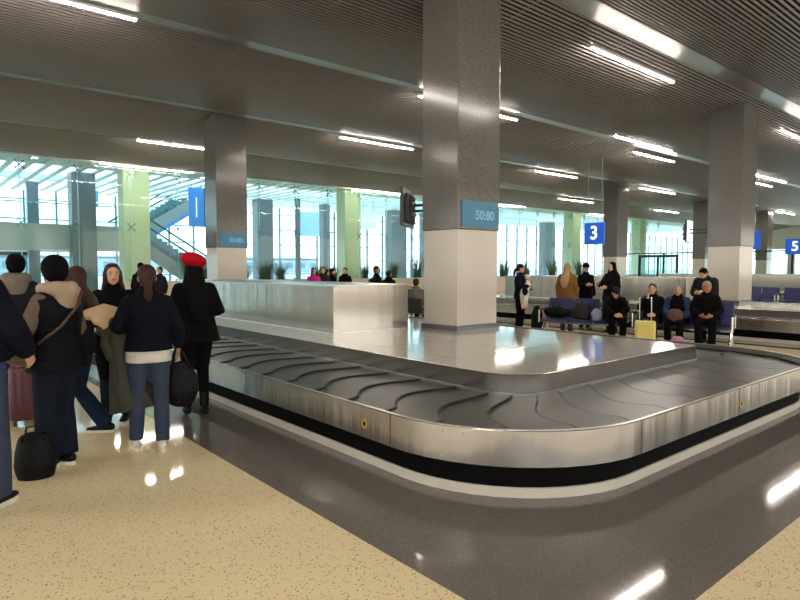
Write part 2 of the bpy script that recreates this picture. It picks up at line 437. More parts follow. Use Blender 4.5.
def path(s, x0, x1, y0, y1, r, q=None):
    """s in 0..8 segments: even = straight, odd = arc; q: radius of the two corners at x1"""
    k = int(s) % 8; f = s - int(s); q = r if q is None else q
    L = lambda a, b: (a[0]+(b[0]-a[0])*f, a[1]+(b[1]-a[1])*f)
    A = lambda cx, cy, a0, r: (cx+r*math.cos(a0+PI/2*f), cy+r*math.sin(a0+PI/2*f))
    return [lambda: L((x0, y1-r), (x0, y0+r)), lambda: A(x0+r, y0+r, PI, r), lambda: L((x0+r, y0), (x1-q, y0)), lambda: A(x1-q, y0+q, 1.5*PI, q),
            lambda: L((x1, y0+q), (x1, y1-q)), lambda: A(x1-q, y1-q, 0, q), lambda: L((x1-q, y1), (x0+r, y1)), lambda: A(x0+r, y1-r, PI/2, r)][k]()
# cumulative outer arc length -> s
slen = [Y1-Y0-2*RO, RO*PI/2, X1-X0-2*RO, RO*PI/2]*2
# use the mid line length for even plates
RM = .95; mlen = [Y1-Y0-2*RM-1.0, RM*PI/2+.2, X1-X0-2*RM-1.0, RM*PI/2+.2]*2
TOT = sum(mlen)
def s_of(d):
    d = d % TOT
    for k, l in enumerate(mlen):
        if d < l: return k + d/l
        d -= l
    return 0
def belt_pt(d, t):
    s = s_of(d)
    o = path(s, X0+.05, X1-.05, Y0+.05, Y1-.05, RO-.05); i = path(s, SX0-.02, SX1+.02, SY0-.02, SY1+.02, RI+.02, RQ+.02)
    return (o[0]+(i[0]-o[0])*t, o[1]+(i[1]-o[1])*t)
def hump(t):
    if t < .24: return 0
    q = (t-.24)/.76
    return .22*math.sin(PI*q**.78)**1.2 if 0 < q < 1 else 0
NPL = round(TOT/.53); PD = TOT/NPL
def carousel(dx, label, group, full=True):
    root = empty('baggage_carousel', (dx, 0, 0)); tag(root, label, 'baggage carousel', group)
    cx, cy = (X0+X1)/2, (Y0+Y1)/2
    def part(nm, bm, m, par=None, smooth=False):
        return link(nm, bm, m, par or root, smooth)
    bm = bmesh.new(); profile(bm, [(0, .235), (0, .478), (.006, .486), (.022, .486), (.03, .478), (.03, .235)]); sk = part('skirt', bm, M_steel)
    for f in sk.data.polygons: f.use_smooth = False
    sk.data.set_sharp_from_angle(angle=.5) if hasattr(sk.data, 'set_sharp_from_angle') else None
    for f in sk.data.polygons: f.use_smooth = True
    bm = bmesh.new(); profile(bm, [(.004, .478), (.004, .487), (.028, .487), (.028, .478)]); part('top_rim', bm, M_rim)
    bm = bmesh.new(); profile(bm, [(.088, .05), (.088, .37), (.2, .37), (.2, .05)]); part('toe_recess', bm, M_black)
    bm = bmesh.new(); profile(bm, [(.07, 0), (.07, .066), (.074, .07), (.2, .07), (.2, 0)]); part('kerb', bm, M_kerb)
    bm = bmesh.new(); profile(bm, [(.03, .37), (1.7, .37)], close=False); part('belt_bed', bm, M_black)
    bm = bmesh.new(); profile(bm, [(.03, .37), (.03, .428), (.062, .428), (.062, .37)]); part('belt_edge_seal', bm, M_lip)
    # overlapping crescent plates
    for i in range(NPL):
        bm = bmesh.new(); nt_, ns_ = 24, 6
        top = []
        for j in range(ns_+1):
            row = []
            for k in range(nt_+1):
                t = k/nt_; f = j/ns_
                fd = f if j < ns_ else 1.0
                if j == ns_-1: fd = 0.98
                elif j < ns_-1: fd = 0.98*j/(ns_-1)
                d = (i+fd)*PD - hump(t) + (.02 if j == ns_ else 0)
                p = belt_pt(d, t)
                z = .398 + .016*fd
                row.append(bm.verts.new((p[0], p[1], z)))
            top.append(row)
        low = [bm.verts.new((v.co.x, v.co.y, v.co.z-.014)) for v in top[-1]]
        for j in range(ns_):
            for k in range(nt_):
                f = bm.faces.new((top[j][k], top[j][k+1], top[j+1][k+1], top[j+1][k])); f.smooth = True
                f.material_index = 1 if j == ns_-1 else 0
        for k in range(nt_):
            f = bm.faces.new((top[-1][k], top[-1][k+1], low[k+1], low[k])); f.material_index = 1
        part('belt_plate', bm, [M_belt, M_lip])
    # slab
    lp = rrect(SX0, SX1, SY0, SY1, RI, q=RQ)
    bm = bmesh.new(); ringwall(bm, lp, .36, lp, SLZ-.006); sp = rrect(SX0+.006, SX1-.006, SY0+.006, SY1-.006, RI-.006, q=RQ-.006)
    ringwall(bm, lp, SLZ-.006, sp, SLZ); part('slab_fascia', bm, M_steel)
    bm = bmesh.new(); ringwall(bm, lp, SLZ-.007, sp, SLZ+.001); part('slab_edge_trim', bm, M_rim)
    bm = bmesh.new(); f = bm.faces.new([bm.verts.new((p[0], p[1], SLZ+.001)) for p in rrect(SX0+.012, SX1-.012, SY0+.012, SY1-.012, RI-.012, q=RQ-.012)])
    ex = bmesh.ops.extrude_face_region(bm, geom=[f]); 
    for v in [g_ for g_ in ex['geom'] if isinstance(g_, bmesh.types.BMVert)]: v.co.z -= .03
    part('marble_top', bm, M_slab)
    bm = bmesh.new()
    lo = rrect(SX0-.016, SX1+.016, SY0-.016, SY1+.016, RI+.016, q=RQ+.016); ringwall(bm, lo, .40, lo, .425); ringwall(bm, lo, .425, lp, .43); part('fascia_foot_trim', bm, M_steel2)
    # screws on corner
    for a in (1.22, 1.30):
        for zz in (.44, .27):
            c = path(a, X0, X1, Y0, Y1, RO); n_ = Vector((c[0]-(X0+RO), c[1]-(Y0+RO), 0)).normalized()
            part('screw', T([(c[0], c[1], zz), (c[0]+n_.x*.003, c[1]+n_.y*.003, zz)], .007, 8), M_gold)
    for a in (.32, .66, .995, 2.005, 2.5, 3.0):
        c = path(a, X0, X1, Y0, Y1, RO); kx = a < 1
        part('panel_joint', B(c[0]-.002, c[0]+.004, c[1]-.0025, c[1]+.0025, .236, .478) if kx else B(c[0]-.0025, c[0]+.0025, c[1]-.002, c[1]+.004, .236, .478), M_frame)
    # call-button plates in the skirt
    def btn(x, y, z, n):
        n = Vector(n); c = Vector((x, y, z))
        b = bmesh.new(); u = Vector((0, 0, 1)); s_ = n.cross(u)
        ring = []
        for rr, hh in ((.034, .001), (.034, .006), (.018, .006), (.018, .0015)):
            ring.append([b.verts.new(c + n*hh + (s_*math.cos(2*PI*k/24) + u*math.sin(2*PI*k/24)*1.15)*rr) for k in range(24)])
        for a_, b_ in zip(ring, ring[1:]):
            for k in range(24): b.faces.new((a_[k], a_[(k+1) % 24], b_[(k+1) % 24], b_[k]))
        o = part('button_ring', b, M_gold); o['label'] = 'brass ring round a black button'
        b = bmesh.new(); tube(b, [c + n*.001, c + n*.003], .0175, 16); part('button', b, M_black, o)
    btn(X0, 3.75, .345, (-1, 0, 0)); btn(5.86, Y0, .335, (0, -1, 0))
    # steel housing on the slab
    hx0, hx1, hy0, hy1, hz = 4.89, 6.33, 7.30, 13.5, 1.30
    h = part('steel_housing', B(hx0, hx1, hy0, hy1, SLZ, hz, bev=.004), M_steel); h['label'] = 'brushed steel box on the marble top'
    b = bmesh.new()
    for yy in (9.35,): box(b, hx0-.002, hx0+.002, yy-.004, yy+.004, SLZ, hz)
    part('panel_joint', b, M_frame, h)
    b = bmesh.new(); box(b, hx0-.006, hx1+.006, hy0-.006, hy1+.006, SLZ, SLZ+.014); part('housing_foot_trim', b, M_steel2, h)
    part('housing_lid', B(hx0-.004, hx1+.004, hy0-.004, hy1+.004, hz, hz+.015), M_steel2, h)
    return root
c1 = carousel(0, 'large empty luggage carousel with steel skirt and white marble centre in the foreground', None)
def clone(dx, label):
    c = copy_tree(c1); c.location = (dx, 0, 0); c['label'] = label; return c
clone(CAR[1], 'second luggage carousel behind the blue benches at right')
clone(CAR[2], 'third luggage carousel, beyond the row of navy seat backs at right edge')

# ------------------------------------------------------------------ linear ceiling lamps
def lamp(x0, x1, y, z=5.9, label='', ):
    r = empty('linear_lamp', ((x0+x1)/2, y, z)); tag(r, label, 'ceiling light')
    L = (x1-x0)/2
    link('diffuser', B(-L, L, -.019, .019, -.012, .012), M_lamp, r)
    link('lamp_housing', B(-L-.01, L+.01, -.045, .045, .0125, .06), M_whitewall, r)
    b = bmesh.new()
    for q in (-L*.8, L*.8): tube(b, [(q, 0, .06), (q, 0, max(.1, zc(y)+.03-z))], .006, 6)
    link('hanger', b, M_mull, r)
LAMPS = [(0, 3.4, 11.2, 'linear ceiling lamp at the top left corner of the view'),
 (10.7, 14.1, 6.8, 'brightest linear ceiling lamp, right of the nearest column'),
 (21.6, 25.0, 6.9, 'linear ceiling lamp cut by the right edge of the view'),
 (10.3, 14.15, 11.45, 'linear ceiling lamp partly hidden by the top of the nearest column'),
 (18.35, 22.3, 10.75, 'upper one of the paired linear lamps left of the right hand column'),
 (21.4, 24.6, 11.75, 'lower one of the paired linear lamps left of the right hand column'),
 (30.9, 34.9, 10.9, 'upper linear lamp of the pair right of the big right hand column'),
 (33.2, 36.0, 11.9, 'lower linear lamp of the pair right of the big right hand column'),
 (11.5, 14.7, 16.7, 'linear ceiling lamp between the two left hand columns'),
 (22.1, 25.3, 16.8, 'linear ceiling lamp just right of the nearest column, third row'),
 (31.1, 35.1, 16.7, 'linear ceiling lamp above the gap between the distant columns'),
 (6.5, 9.3, 21.55, 'linear ceiling lamp left of the dark granite column'),
 (32.2, 35.8, 22.5, 'linear ceiling lamp above the blonde woman'),
 (43.7, 47.4, 22.2, 'short distant linear lamp between the two far granite columns'),
 (6.7, 10.6, 27.2, 'linear lamp along the glass above the first pale green column'),
 (19.5, 24.0, 27.2, 'linear lamp along the glass behind the wall mounted screen'),
 (31.2, 34.6, 27.2, 'linear lamp along the glass just right of the nearest column'),
 (43.5, 46.5, 27.2, 'linear lamp along the glass above the blue 3 sign'),
 (45.0, 49.0, 11.0, 'small far linear lamp above the blue 5 sign'),
 (52.0, 56.0, 16.8, 'farthest linear lamp right of the last granite column'),
 (-6, -2.6, 6.8, 'added unseen ceiling lamp left of the camera'), (-6, -2.6, 16.8, 'added unseen ceiling lamp far left outside the view'),  # from here on: lamps added out of view to brighten the room
 (-1.2, 2.2, 1.4, 'added unseen ceiling lamp above the camera'), (9.8, 13.2, 1.4, 'added unseen ceiling lamp right of the camera overhead'),
 (-1.2, 2.2, -4.1, 'added unseen ceiling lamp behind the camera'), (9.8, 13.2, -4.1, 'added unseen ceiling lamp behind and right of the camera'), (-9, -5.6, 1.4, 'added unseen ceiling lamp overhead far left of the camera'),
 (20.8, 24.2, 1.4, 'added unseen ceiling lamp above the second carousel end')]
for a, b_, yy, lb in LAMPS: lamp(a, b_, yy, label=lb)
# downlights in the hall ceiling
for i, (x, yv, lb) in enumerate([(17.2, 32, 'round downlight in the hall ceiling right of the dark column'), (21.3, 33.5, 'round downlight above the hanging screen'),
        (22.4, 36, 'round downlight farther back above the hanging screen'), (12.6, 31, 'round downlight above the blue banner'), (36, 33, 'round downlight right of the nearest column'), (4.8, 30, 'round downlight at far left of the hall ceiling')]):
    r = empty('downlight', (x, yv, 6.29)); tag(r, lb, 'ceiling light')
    link('lens', T([(0, 0, -.01), (0, 0, .0)], .11, 16), M_spot, r); link('bezel', T([(0, 0, 0), (0, 0, .06)], .15, 16), M_whitewall, r)

# ------------------------------------------------------------------ screens on wall arms
def tv(A, Bp, z0, z1, col, label, lit):
    """panel between ground points A and Bp, arm to the column point col"""
    A, Bp = Vector((*A, 0)), Vector((*Bp, 0)); d = (Bp-A); L = d.length; az = math.atan2(d.y, d.x)
    r = empty('wall_screen', ((A+Bp)/2) + Vector((0, 0, z0)), az); tag(r, label, 'screen')
    h = z1-z0
    link('screen_casing', B(-L/2, L/2, -.02, .03, 0, h, bev=.006), M_frame, r)
    link('screen_glass', B(-L/2+.02, L/2-.02, .0305, .034, .02, h-.02), emis('screen_face', (.75, .85, .9, 1), .8) if lit else M_black, r)
    link('back_shell', B(-L*.32, L*.36, -.07, -.02, h*.1, h*.85, bev=.01), mat('dark_grey_plastic', sr(70, 70, 72), rough=.5), r)
    b = bmesh.new()
    for q in (-.14, .0, .14): box(b, q-.02, q+.02, -.1, -.07, h*.12, h*.84)
    for q in (.35, .62): box(b, -.2, .2, -.115, -.1, h*q-.03, h*q+.03)
    link('mount_rails', b, M_frame, r)
    inv = (Matrix.Translation(r.location) @ Matrix.Rotation(az, 4, 'Z')).inverted()
    c = inv @ Vector(col)
    b = bmesh.new()
    mid = Vector((0, -.11, h*.5)); el = (mid + Vector((c.x, c.y, h*.5)))/2 + Vector((.08, -.05, 0))
    for dz in (-.05, .05):
        tube(b, [mid + Vector((0, 0, dz)), el + Vector((0, 0, dz)), Vector((c.x, c.y, h*.5+dz))], .022, 8)
    box(b, c.x-.03, c.x+.03, c.y-.08, c.y+.08, h*.5-.18, h*.5+.18)
    link('wall_arm', b, M_frame, r)
tv((6.5, 7.66), (7.3, 8.28), 2.28, 2.93, (7.0, 7.24, 2.6), 'black wall screen on an arm, left side of the nearest column', False)
tv((17.95, 8.0), (17.35, 7.9), 2.3, 2.95, (17.75, 7.4, 2.6), 'thin wall screen on two arms, left side of the right hand column', True)

# ------------------------------------------------------------------ number signs and hanging screens
def sign(x, yv, z, w_, h, ch, label, rot=-PI/2, tilt=0):
    r = empty('number_sign', (x, yv, z), rot); tag(r, label, 'sign')
    link('sign_panel', B(-w_/2, w_/2, -.04, .04, 0, h, bev=.008), M_bluelit, r)
    for sd in (1, -1):
        t = text_bm(ch, h*.86, .004)
        m = Matrix.Translation((0, -.043*sd, h*.5)) @ Matrix.Rotation(0 if sd > 0 else PI, 4, 'Z') @ Matrix.Rotation(PI/2, 4, 'X')
        o = link('sign_numeral', xf(t, m), M_whitelit, r); o['label'] = 'white numeral ' + ch
    b = bmesh.new()
    for q in (-w_*.35, w_*.35): tube(b, [(q, 0, h), (q, 0, zc(yv)-z)], .008, 6)
    link('hanger_rod', b, M_mull, r)
sign(21.0, 13.1, 2.5, .86, .84, '3', 'blue hanging sign with a white number 3')
sign(39.7, 11.8, 2.35, 1.0, .9, '5', 'blue hanging sign with a white number 5 at right edge')
sign(31.0, 11.1, 2.45, .9, .85, '4', 'blue sign mostly hidden behind the right edge of the big column', rot=-PI/2+.5)
def hang_screen(x, yv, z0, z1, w_, th, rot, m, label, zt=6.3, side=None, name='hanging_banner'):
    r = empty(name, (x, yv, z0), rot); tag(r, label, 'screen')
    link('face', B(-w_/2, w_/2, -th/2, th/2, 0, z1-z0), m, r)
    if side: link('side_panel', B(w_/2+.001, w_/2+.1, -th/2, th/2+.25, 0, z1-z0), side, r)
    b = bmesh.new()
    for q in (-w_*.3, w_*.3): tube(b, [(q, 0, z1-z0), (q, 0, zt-z0)], .02, 6)
    link('hanger_rod', b, M_mull, r)
    return r
hb = hang_screen(13.25, 33.6, 3.95, 6.1, .85, .1, -.15, emis('banner_blue', sr(70, 130, 205), .25), 'tall blue hanging banner with dark side, above the red beret', side=M_frame)
t = text_bm('WELCOME', .2, .002); link('banner_text', xf(t, Matrix.Translation((-.02, -.052, 1.07)) @ Matrix.Rotation(PI/2, 4, 'X') @ Matrix.Rotation(-PI/2, 4, 'Z')), M_whitelit, hb) if False else t.free()
b = bmesh.new(); box(b, -.03, .03, -.054, -.051, .5, 1.6); link('banner_lettering_strip', b, M_whitelit, hb)
hang_screen(22.3, 36.5, 3.8, 5.5, 1.7, .12, -.2, emis('screen_sky', sr(150, 195, 235), .32), 'pale blue hanging screen right of the dark granite column')
hang_screen(25.6, 33.8, 4.3, 5.5, 1.2, .12, -.4, emis('screen_white', sr(215, 228, 235), .3), 'white hanging screen right of the second pale green column')
hang_screen(36.2, 33.5, 3.5, 4.5, 3.4, .15, -.6, emis('screen_blue', sr(60, 125, 215), .35), 'blue flight information screen right of the nearest column')
hang_screen(8.4, 36.5, 4.95, 5.85, .9, .1, 0, emis('panel_teal', sr(60, 165, 200), .3), 'small teal panel left of the first pale green column')

# ------------------------------------------------------------------ bridge, escalators, doors in the hall
r = empty('foot_bridge', (0, 33, 0)); tag(r, 'pale mezzanine bridge crossing the hall at far left', 'bridge')
link('bridge_deck', B(XL, 10.6, .9, 4.0, 2.5, 3.75), mat('bridge_grey', sr(190, 188, 184), rough=.5), r)
link('bridge_rail', B(XL, 10.6, .92, .97, 3.75, 4.75), M_glass, r)
b = bmesh.new(); box(b, XL, 10.6, .9, .98, 4.75, 4.8); link('handrail', b, M_mull, r)
def escalator(p0, p1, w_, label):
    p0, p1 = Vector(p0), Vector(p1); r = empty('escalator', p0); tag(r, label, 'escalator')
    d = p1-p0; L = d.length; hz = Vector((d.x, d.y, 0)).normalized(); sd = Vector((-hz.y, hz.x, 0))
    rot = Matrix((( *(d/L),), (*sd,), (*(d/L).cross(sd),))).transposed().to_4x4()
    def bx(nm, x0, x1, y0, y1, z0, z1, m): return link(nm, xf(B(x0, x1, y0, y1, z0, z1), rot), m, r)
    bx('truss', 0, L, -w_/2, w_/2, -.75, .0, mat('escalator_grey', sr(165, 170, 172), rough=.35, metal=.4))
    for s in (-1, 1):
        bx('balustrade', 0, L, s*w_/2-.02, s*w_/2+.02, 0, .8, M_glass)
        bx('handrail', 0, L, s*w_/2-.05, s*w_/2+.05, .8, .88, M_frame)
    b = bmesh.new(); n = int(abs(d.z)/.2)
    for i in range(n):
        t = (i+.5)/n; c = d*t
        box(b, -.2, .2, -w_/2+.05, w_/2-.05, 0, .2, mtx=Matrix.Translation(c) @ Matrix.Rotation(math.atan2(hz.y, hz.x), 4, 'Z'))
    link('steps', b, M_mull, r)
    bx('blue_edge_band', 0, L, -w_/2-.03, -w_/2, -.95, -.75, mat('blue_band', sr(80, 150, 220), rough=.4))  # plain blue band along the lower side of the truss
escalator((14.4, 33.0, .5), (10.9, 38.2, 4.1), 1.4, 'grey escalator rising to the left behind the red beret')
escalator((11.0, 39.9, 3.7), (15.3, 41.6, 6.2), 1.4, 'upper escalator rising right behind the blue banner')
def door(n, x, yv, w_, rot=0, leaves=2, z0=0, h=2.4):
    r = bpy.data.objects.new('door_%d' % n, None); COL.objects.link(r); r.location = (x, yv, z0); r.rotation_euler = (0, 0, rot); r['kind'] = 'structure'
    b = bmesh.new(); box(b, -w_/2-.1, -w_/2, -.06, .06, 0, h+.1); box(b, w_/2, w_/2+.1, -.06, .06, 0, h+.1); box(b, -w_/2, w_/2, -.06, .06, h, h+.1)
    link('door_frame', b, M_frame, r)
    for k in range(leaves):
        a0 = -w_/2 + k*w_/leaves; a1 = a0 + w_/leaves
        b = bmesh.new(); box(b, a0, a0+.09, -.03, .03, 0, h); box(b, a1-.09, a1, -.03, .03, 0, h); box(b, a0+.09, a1-.09, -.03, .03, 0, .12); box(b, a0+.09, a1-.09, -.03, .03, h-.1, h)
        lf = link('door_leaf', b, M_frame, r); link('door_glass', B(a0+.09, a1-.09, -.008, .008, .12, h-.1), M_glass, lf)
door(1, 1.2, 40.5, 3.0); door(2, 5.1, 40.5, 2.6)
# hall back wall below the bridge at left
struct('wall_hall', B(XL, 9.6, 40.7, 40.9, 2.5, 3.8), M_whitewall).name = 'trim_8'

# ------------------------------------------------------------------ end glass screen (x = 46)
XE = 46.0
bm = bmesh.new(); yy = 5.0
while yy < YG-.5: box(bm, XE, XE+.016, yy+.01, min(YG-.1, yy+2.2)-.01, 0, 2.68); yy += 2.2
ge = struct('window_6', bm, M_glass)
b = bmesh.new(); box(b, XE-.05, XE+.05, 5, YG-.1, 2.68, 2.78)
yy = 5.0
while yy < YG: box(b, XE-.06, XE+.06, yy-.07, yy+.07, 0, 2.68); yy += 4.4
link('window_frame', b, M_frame, ge)
door(3, XE-.12, 23.0, 3.0, rot=PI/2, h=2.5); 
# ------------------------------------------------------------------ planters with grasses along the glass
def planter(x0, x1, label):
    r = empty('planter', (x0, 26.55, 0)); tag(r, label, 'planter')
    L = x1-x0
    b = bmesh.new(); box(b, 0, L, 0, .04, 0, 1.0); box(b, 0, L, .61, .65, 0, 1.0); box(b, 0, .04, .04, .61, 0, 1.0); box(b, L-.04, L, .04, .61, 0, 1.0)
    link('planter_body', b, M_wall, r)
    link('soil', B(.04, L-.04, .04, .61, .3, .92), M_soil, r)
planter(7.0, 26.0, 'long cream planter under the glass wall, left half'); planter(26.2, 62.0, 'long cream planter under the glass wall, right half')
def grass(x, h, wd, label, n=60, fan=.35):
    r = empty('potted_grass', (x, 26.87, .92)); tag(r, label, 'plant', 'grasses in the planter along the glass')
    b = bmesh.new()
    for k in range(n):
        a = random.uniform(0, 2*PI); rr = random.uniform(0, wd*.3); bx_, by_ = rr*math.cos(a), rr*math.sin(a)*.4
        hh = h*random.uniform(.6, 1); o = Vector((math.cos(a)*wd*.7, math.sin(a)*.25, 0))*random.uniform(.1, 1)
        prev = None; s = Vector((-math.sin(a), math.cos(a), 0))*.018
        for j in range(4):
            t = j/3; c = Vector((bx_, by_, 0)) + o*t*t + Vector((0, 0, hh*t))
            cur = (b.verts.new(c - s*(1-t*.9)), b.verts.new(c + s*(1-t*.9)))
            if prev: b.faces.new((prev[0], prev[1], cur[1], cur[0]))
            prev = cur
    link('foliage', b, M_leaf, r)
for x, h, wd, lb in [(10.3, .8, .7, 'bushy fern left of the red beret behind the travellers'), (11.0, .7, .6, 'bushy fern just behind the red beret'),
    (12.9, .6, .5, 'low grass tuft hidden by the dark column'), (14.0, .75, .6, 'dark fern right of the dark granite column'), (14.8, .7, .6, 'second dark fern right of the dark granite column'),
    (17.2, .6, .6, 'fern left of the pink hooded traveller'), (18.0, .6, .5, 'fern behind the pink hooded traveller'), (20.1, .7, .5, 'fern left of the second pale green column'),
    (22.2, .75, .5, 'grass tuft right of the second green column'), (24.0, 1.0, .7, 'tall grass before the grey hall column'), (25.0, 1.0, .6, 'tall grass right of the outstretched arm'),
    (27.4, 1.1, .8, 'tall grass left of the nearest granite column base'), (32.0, .9, .8, 'grass tuft at right of the nearest column'), (34.3, .9, .9, 'grass tuft left of the mother'),
    (37.6, 1.1, 1.0, 'grass tuft right of the mother'), (41.0, 1.0, .9, 'grass tuft left of the blonde woman'), (46.0, 1.0, .9, 'grass tuft behind the long haired woman')]:
    grass(x, h*1.5, wd*1.7, lb, 150)

# ------------------------------------------------------------------ people
HAIRS = {'black': mat('black_hair', (.004, .0035, .004, 1), rough=.6, spec=.06, bump=.4, bscale=40, stretch=(8, 8, .6)),
         'brown': mat('brown_hair', sr(58, 36, 28), rough=.5, spec=.2, bump=.4, bscale=40, stretch=(8, 8, .6)),
         'blonde': mat('blonde_hair', sr(165, 130, 88), rough=.45, bump=.4, bscale=40, stretch=(8, 8, .6)),
         'grey': mat('grey_hair', sr(150, 142, 130), rough=.5, bump=.4, bscale=40),
         'dark': mat('dark_brown_hair', sr(34, 24, 20), rough=.5, spec=.2, bump=.4, bscale=40, stretch=(8, 8, .6))}
def fab(name, r, g, b, rough=.9): return mat(name, sr(r, g, b), rough=rough, spec=.12, bump=.5, bscale=14, var=.18, vscale=9)
M_eye = mat('eye_white', (.42, .38, .35, 1), rough=.2); M_iris = mat('iris', (.02, .012, .008, 1), rough=.2); M_lips = mat('lips', sr(150, 70, 65), rough=.5)
def person(label, loc, face, H=1.7, J=None, head_yaw=0, head_pitch=0, wide=1.0, skin=None, hair=('short', 'black'), top=None, legs=None, shoes=None,
           shirt=None, hat=None, vox=.013, hand_dirs=None, extras=None):
    """face: azimuth the body faces, degrees clockwise from +y. J: joint overrides for a 1.7 m body; x right, y forward."""
    k = H/1.7
    root = empty('person', (loc[0], loc[1], loc[2] if len(loc) > 2 else 0), -math.radians(face)); tag(root, label, 'person')
    skin = skin or M_skin
    D = dict(pel=(0, 0, .93), wai=(0, .005, 1.08), che=(0, 0, 1.26), ush=(0, -.01, 1.38), nec=(0, -.01, 1.46), head=(0, .01, 1.585),
             shR=(.15, -.01, 1.36), elR=(.215, -.04, 1.11), wrR=(.225, .03, .87), shL=(-.15, -.01, 1.36), elL=(-.215, -.04, 1.11), wrL=(-.225, .03, .87),
             hpR=(.085, 0, .9), knR=(.09, .02, .48), anR=(.095, -.03, .08), hpL=(-.085, 0, .9), knL=(-.09, .02, .48), anL=(-.095, -.03, .08), toR=(.02, 1, 0), toL=(-.02, 1, 0))
    if J: D.update(J)
    D = {a: Vector(v)*(1 if a[:2] == 'to' else k) for a, v in D.items()}
    W = wide
    Hm = Matrix.Translation(D['head']) @ Matrix.Rotation(-math.radians(head_yaw), 4, 'Z') @ Matrix.Rotation(math.radians(head_pitch), 4, 'X')
    hr = Hm.to_3x3(); hp = lambda x, y_, z: Hm @ (Vector((x, y_, z))*k)
    def torso(b, g, z_from=None, flare=0, upto=5, rend=(True, True)):
        sec = [(D['pel'] - (D['wai']-D['pel'])*.25, .15*W+g, .105+g), (D['pel'], .165*W+g, .112+g), (D['wai'], .135*W+g, .095+g), (D['che'], .155*W+g, .108+g), (D['ush'], .15*W+g*.8, .085+g*.8), (D['ush'].lerp(D['nec'], .6), .085+g*.6, .065+g*.6)]
        sec = [(s[0], s[1]*k, s[2]*k) for s in sec]
        if z_from is not None:
            dn = (D['pel']-D['wai']).normalized() if flare >= 0 else Vector((0, 0, -1))
            if z_from > D['pel'].z + .01:
                hem = D['pel'].lerp(D['che'], (z_from - D['pel'].z)/(D['che'].z-D['pel'].z))
                sec = [(hem, (.155*W+g+flare)*k, (.108+g+flare)*k)] + [s for s in sec if s[0].z > z_from + .04]
            else:
                hem = D['pel'] + Vector((0, 0, -1))*(D['pel'].z - z_from)
                sec = [(hem, (.165*W+g+flare)*k, (.118+g+flare)*k)] + sec[1:]
        loft(b, sec, round_ends=rend)
    def arm(b, s, g, to=1.0, rend=(True, True)):
        sh, el, wr = D['sh'+s], D['el'+s], D['wr'+s]
        w2 = el.lerp(wr, to)
        loft(b, [(sh, (.052+g)*k, (.056+g)*k), (sh.lerp(el, .45), (.046+g)*k, (.05+g)*k), (el, (.04+g)*k, (.042+g)*k), (el.lerp(w2, .45), (.038+g)*k, (.04+g)*k), (w2, (.026+g*.8)*k, (.03+g*.8)*k)], side=Vector((1, .01, .02)), n=14, round_ends=rend)
    def leg(b, s, g, to=1.0, flare=0, rend=(True, True)):
        hp_, kn, an = D['hp'+s], D['kn'+s], D['an'+s]
        a2 = kn.lerp(an, to)
        loft(b, [(hp_, (.088*W+g)*k, (.094+g)*k), (hp_.lerp(kn, .4), (.074*W+g)*k, (.08+g)*k), (kn, (.054+g)*k, (.058+g)*k), (kn.lerp(a2, .35), (.05+g+flare*.4)*k, (.055+g+flare*.4)*k), (a2, (.036+g+flare)*k, (.04+g+flare)*k)], side=Vector((1, .01, .02)), n=16, round_ends=rend)
    # body
    b = bmesh.new(); torso(b, 0)
    for s in 'RL':
        arm(b, s, 0); leg(b, s, 0)
        an = D['an'+s]; td = D['to'+s].normalized()
        loft(b, [(an + Vector((0, 0, -.03*k)) - td*.03*k, .032*k, .03*k), (an + Vector((0, 0, -.045*k)) + td*.07*k, .036*k, .024*k), (an + Vector((0, 0, -.055*k)) + td*.15*k, .032*k, .016*k)], side=Vector((0, 0, 1)).cross(td), n=12)
        # hand: palm, four fingers, thumb
        wr, el = D['wr'+s], D['el'+s]; d = (hand_dirs or {}).get(s); d = Vector(d).normalized() if d else (wr-el).normalized()
        inn = Vector((-1 if s == 'R' else 1, .25, 0)); inn = (inn - d*inn.dot(d)).normalized(); ac = d.cross(inn).normalized()
        if ac.y < 0 and abs(d.z) > .5: ac = -ac
        if abs(d.z) <= .5 and ac.z < 0: ac = -ac
        loft(b, [(wr, .022*k, .028*k), (wr + d*.045*k, .016*k, .038*k), (wr + d*.085*k, .014*k, .038*k)], side=inn, n=12)
        for q, ln in ((-.03, .062), (-.01, .076), (.011, .082), (.031, .074)):
            p0 = wr + d*.08*k + ac*q*k; p1 = p0 + d*ln*.5*k + inn*.008*k; p2 = p1 + d*ln*.38*k + inn*.026*k
            tube(b, [p0, p1, p2], [.0105*k, .0095*k, .008*k], 8)
        tube(b, [wr + d*.02*k + ac*.03*k, wr + d*.055*k + ac*.055*k + inn*.015*k, wr + d*.085*k + ac*.058*k + inn*.03*k], [.013*k, .012*k, .009*k], 8)
    loft(b, [(D['ush'], .06*k, .058*k), (D['nec'], .05*k, .052*k), (hp(0, -.012, -.07), .05*k, .055*k)], n=14)
    ellip(b, hp(0, -.012, .03), (.074*k, .094*k, .084*k), hr); ellip(b, hp(0, .012, -.035), (.058*k, .07*k, .07*k), hr); ellip(b, hp(0, .045, -.078), (.03*k, .032*k, .028*k), hr)
    ellip(b, hp(0, .088, -.018), (.013*k, .02*k, .02*k), hr, 8); ellip(b, hp(0, .078, .01), (.009*k, .016*k, .03*k), hr, 8)
    for s in (-1, 1): ellip(b, hp(s*.074, -.008, -.005), (.012*k, .02*k, .03*k), hr, 8)
    fobj('body', b, skin, root, min(vox, .0115))
